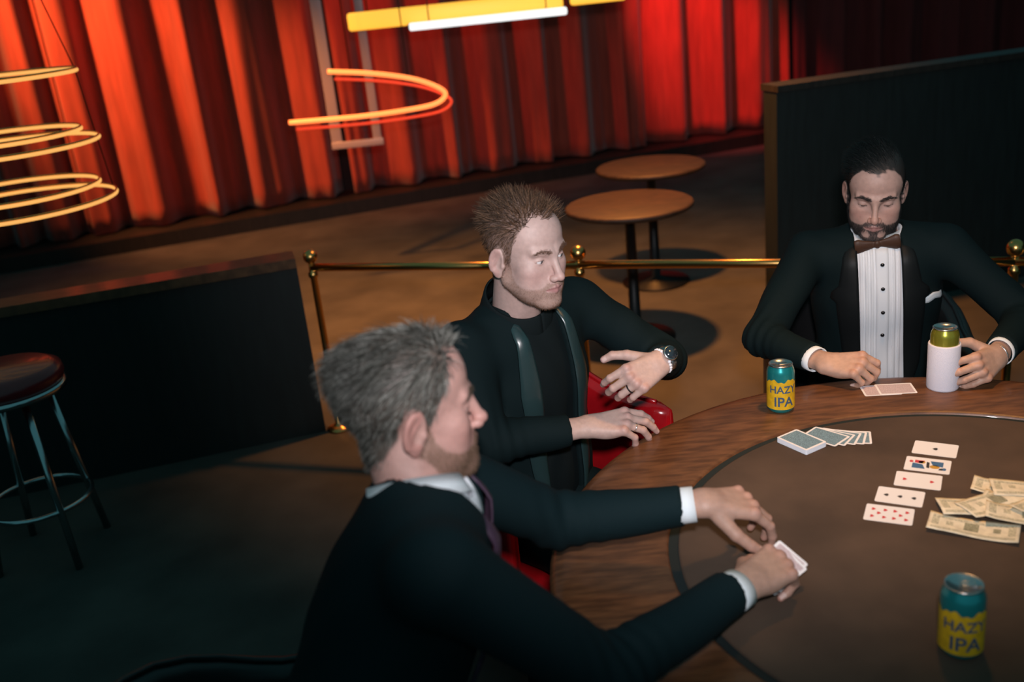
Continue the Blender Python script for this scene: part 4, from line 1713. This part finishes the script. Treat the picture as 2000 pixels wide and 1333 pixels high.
def flat_poly(pts, z=.00045):
    n = len(pts)
    return [(x, y, z) for x, y in pts], [tuple(range(n))]


def inset_rect(w_, h_):
    return flat_poly([(-w_, -h_), (w_, -h_), (w_, h_), (-w_, h_)])


def card(loc, rz, label, face=None, back=None, group=None, rx=0, ry=0):
    o = bpy.data.objects.new('playing_card', PROTO_ME)
    COL.objects.link(o)
    o.location = loc
    o.rotation_euler = (math.radians(rx), math.radians(ry), math.radians(rz))
    tag(o, label, 'playing card', group)
    if back is not None:
        v, f = inset_rect(.0395, .0268)
        mk('back_pattern', v, f, back, o, smooth=False)
    for nm, m_, polys in (face or []):
        for p in polys:
            v, f = flat_poly(p)
            mk(nm, v, f, m_, o, smooth=False)
    return o


def heart(cx, cyy, s, rot=90):
    a = np.linspace(0, 2 * math.pi, 20, endpoint=False)
    x = 16 * np.sin(a) ** 3 / 17
    y = (13 * np.cos(a) - 5 * np.cos(2 * a) - 2 * np.cos(3 * a) - np.cos(4 * a)) / 17
    t = math.radians(rot)
    return [(cx + s * (p * math.cos(t) - q * math.sin(t)), cyy + s * (p * math.sin(t) + q * math.cos(t))) for p, q in zip(x, y)]


def spade(cx, cyy, s, rot=90):
    a = np.linspace(0, 2 * math.pi, 20, endpoint=False)
    x = 16 * np.sin(a) ** 3 / 17
    y = -(13 * np.cos(a) - 5 * np.cos(2 * a) - 2 * np.cos(3 * a) - np.cos(4 * a)) / 17
    y = np.where(np.abs(x) < .12, np.minimum(y, -1.0) * (y < 0) + y * (y >= 0), y)
    t = math.radians(rot)
    return [(cx + s * (p * math.cos(t) - q * math.sin(t)), cyy + s * (p * math.sin(t) + q * math.cos(t))) for p, q in zip(x, y)]


ZC = .7488
ps = .0052
five = lambda cx: [heart(cx + dx, dy, ps) for dx, dy in ((-.011, .014), (-.011, -.014), (.0, 0), (.011, .014), (.011, -.014))]
card((.695, 1.681, ZC), -27, 'ten of red pips, face up at the end of the row', [('pip', INK_R, five(-.019) + five(.021))])
card((.741, 1.742, ZC), -29, 'three of black pips, face up next to the ten', [('pip', INK_K, [spade(x, 0, .0058) for x in (-.026, 0, .026)])])
card((.801, 1.797, ZC), -27.5, 'two of red pips, face up in the middle of the row', [('pip', INK_R, [heart(x, 0, .0056) for x in (-.026, .026)])])
el_ = lambda cx, cyy, a_, b_, n=18: [(cx + a_ * math.cos(t), cyy + b_ * math.sin(t)) for t in np.linspace(0, 2 * math.pi, n, endpoint=False)]
card((.846, 1.856, ZC), -28.7, 'court card with coloured figure, face up next to the ace',
     [('blue_print', INK_B, [[(-.030, -.019), (-.004, -.019), (-.010, .0), (-.030, .004)], [(.030, .019), (.004, .019), (.010, .0), (.030, -.004)], el_(.033, -.012, .004, .006)]),
      ('red_print', INK_R, [el_(-.033, .010, .004, .005), [(-.026, .006), (-.012, .004), (-.006, .018), (-.026, .018)]]),
      ('ochre_print', INK_Y, [el_(.014, -.006, .010, .008), el_(-.012, .010, .007, .006)]),
      ('black_print', INK_K, [[(.022, -.018), (.030, -.018), (.030, -.008), (.024, -.010)], [(-.002, -.012), (.004, -.014), (.003, .012), (-.003, .014)]])])
card((.891, 1.922, ZC), -30, 'ace with one small black pip, face up at far end of row', [('pip', INK_K, [spade(0, 0, .0065)])])
# the deck and the spread beside it
N_DECK = 34
for i in range(N_DECK):
    card((.626 + random.uniform(-.0006, .0006), 2.011 + random.uniform(-.0006, .0006), ZC + i * .00034), -60.5 + random.uniform(-.5, .5),
         'card stacked under the top card of the squared deck' if i < N_DECK - 1 else 'blue backed top card of the squared deck', back=CARDB if i == N_DECK - 1 else None, group='cards of the squared deck')
for i, (x, y, r_) in enumerate([(.741, 2.020, -18), (.730, 2.024, -26), (.716, 2.028, -33), (.700, 2.030, -41), (.687, 2.032, -50)]):
    card((x, y, ZC + .0005 * i), r_, ['pale backed card farthest from the deck in the loose spread', 'second spread card counted from the end away from the deck', 'middle card of the loose spread beside the deck', 'spread card next but one to the squared deck', 'topmost spread card, the one nearest the squared deck'][i], back=CARDB, group='cards spread beside the deck')
for i, (x, y, r_) in enumerate([(.897, 2.248, -7), (.934, 2.246, -8)]):
    card((x, y, TOP + .0006 + .0006 * i), r_ + 0, ['pink backed card before the bearded man, lower of two', 'pink backed card before the bearded man, upper of two'][i], back=CARDP)
for i in range(2):
    card((.418 + .005 * i, 1.478 + .004 * i, .790 + .003 * i), 34 + 6 * i, ['lower of two cards held by the grey haired man', 'upper of two cards held by the grey haired man'][i], back=CARDP, group='cards in the hand', rx=28, ry=-8)


# ------------------------------------------------------------------ banknotes
def bill(cx, cyy, rz, zoff, seed, label):
    r = np.random.default_rng(seed)
    nu, nv = 26, 10
    a = np.linspace(-.078, .078, nu)
    b = np.linspace(-.033, .033, nv)
    A, B = np.meshgrid(a, b, indexing='ij')
    ph = r.uniform(0, 6, 4)
    Zs = .0022 * (1 + np.sin(A * 38 + ph[0] + B * 20)) + .0012 * (1 + np.sin(B * 90 + ph[1])) + .004 * np.clip(np.abs(A) / .078 - .75, 0, 1) * r.uniform(0, 3)
    P_ = np.stack([A, B, Zs], -1)
    nr = np.zeros_like(P_)
    nr[..., 2] = 1
    e = empty('banknote', (cx, cyy, .7490 + zoff), math.radians(rz))
    vs, fs = slab(P_, nr, .0002)
    mk('paper', vs, fs, BILL, e)

    def patch(i0, i1, j0, j1, m_, nm):
        vs_, fs_ = grid_surface(P_[i0:i1, j0:j1] + np.array([0, 0, .0005]))
        mk(nm, vs_, fs_, m_, e)
    patch(1, 25, 1, 2 + 1, BILL_L, 'border_print')
    patch(1, 25, 7, 9, BILL_L, 'border_print')
    patch(1, 4, 3, 7 + 1, BILL_L, 'border_print')
    patch(22, 25, 3, 7 + 1, BILL_L, 'border_print')
    patch(10, 15, 3, 8, BILL_I, 'portrait_oval')
    patch(5, 8, 4, 7, BILL_L, 'seal_print')
    patch(18, 21, 4, 7, BILL_I, 'seal_print')
    tag(e, label, 'banknote', 'banknotes in the loose pile')


LBS = ['pale banknote lying flat on the table next to the ten', 'banknote at the edge of the pile next to the ace', 'banknote pointing at the three of black pips', 'tilted banknote under the middle of the loose pile',
       'banknote lying across the middle of the loose pile', 'banknote on the pile next to the court card', 'banknote on top of the one next to the ten', 'topmost banknote, turned the other way on the pile']
for i, (x, y, r_, z) in enumerate([(.820, 1.598, -31, 0), (.960, 1.716, -32, 0), (.868, 1.664, -10, .0045), (.940, 1.640, -40, .0060), (.905, 1.668, 12, .0095), (.985, 1.690, -18, .0120), (.930, 1.600, -28, .0135), (.985, 1.640, 30, .0165)]):
    bill(x, y, r_, z, 40 + i, LBS[i])
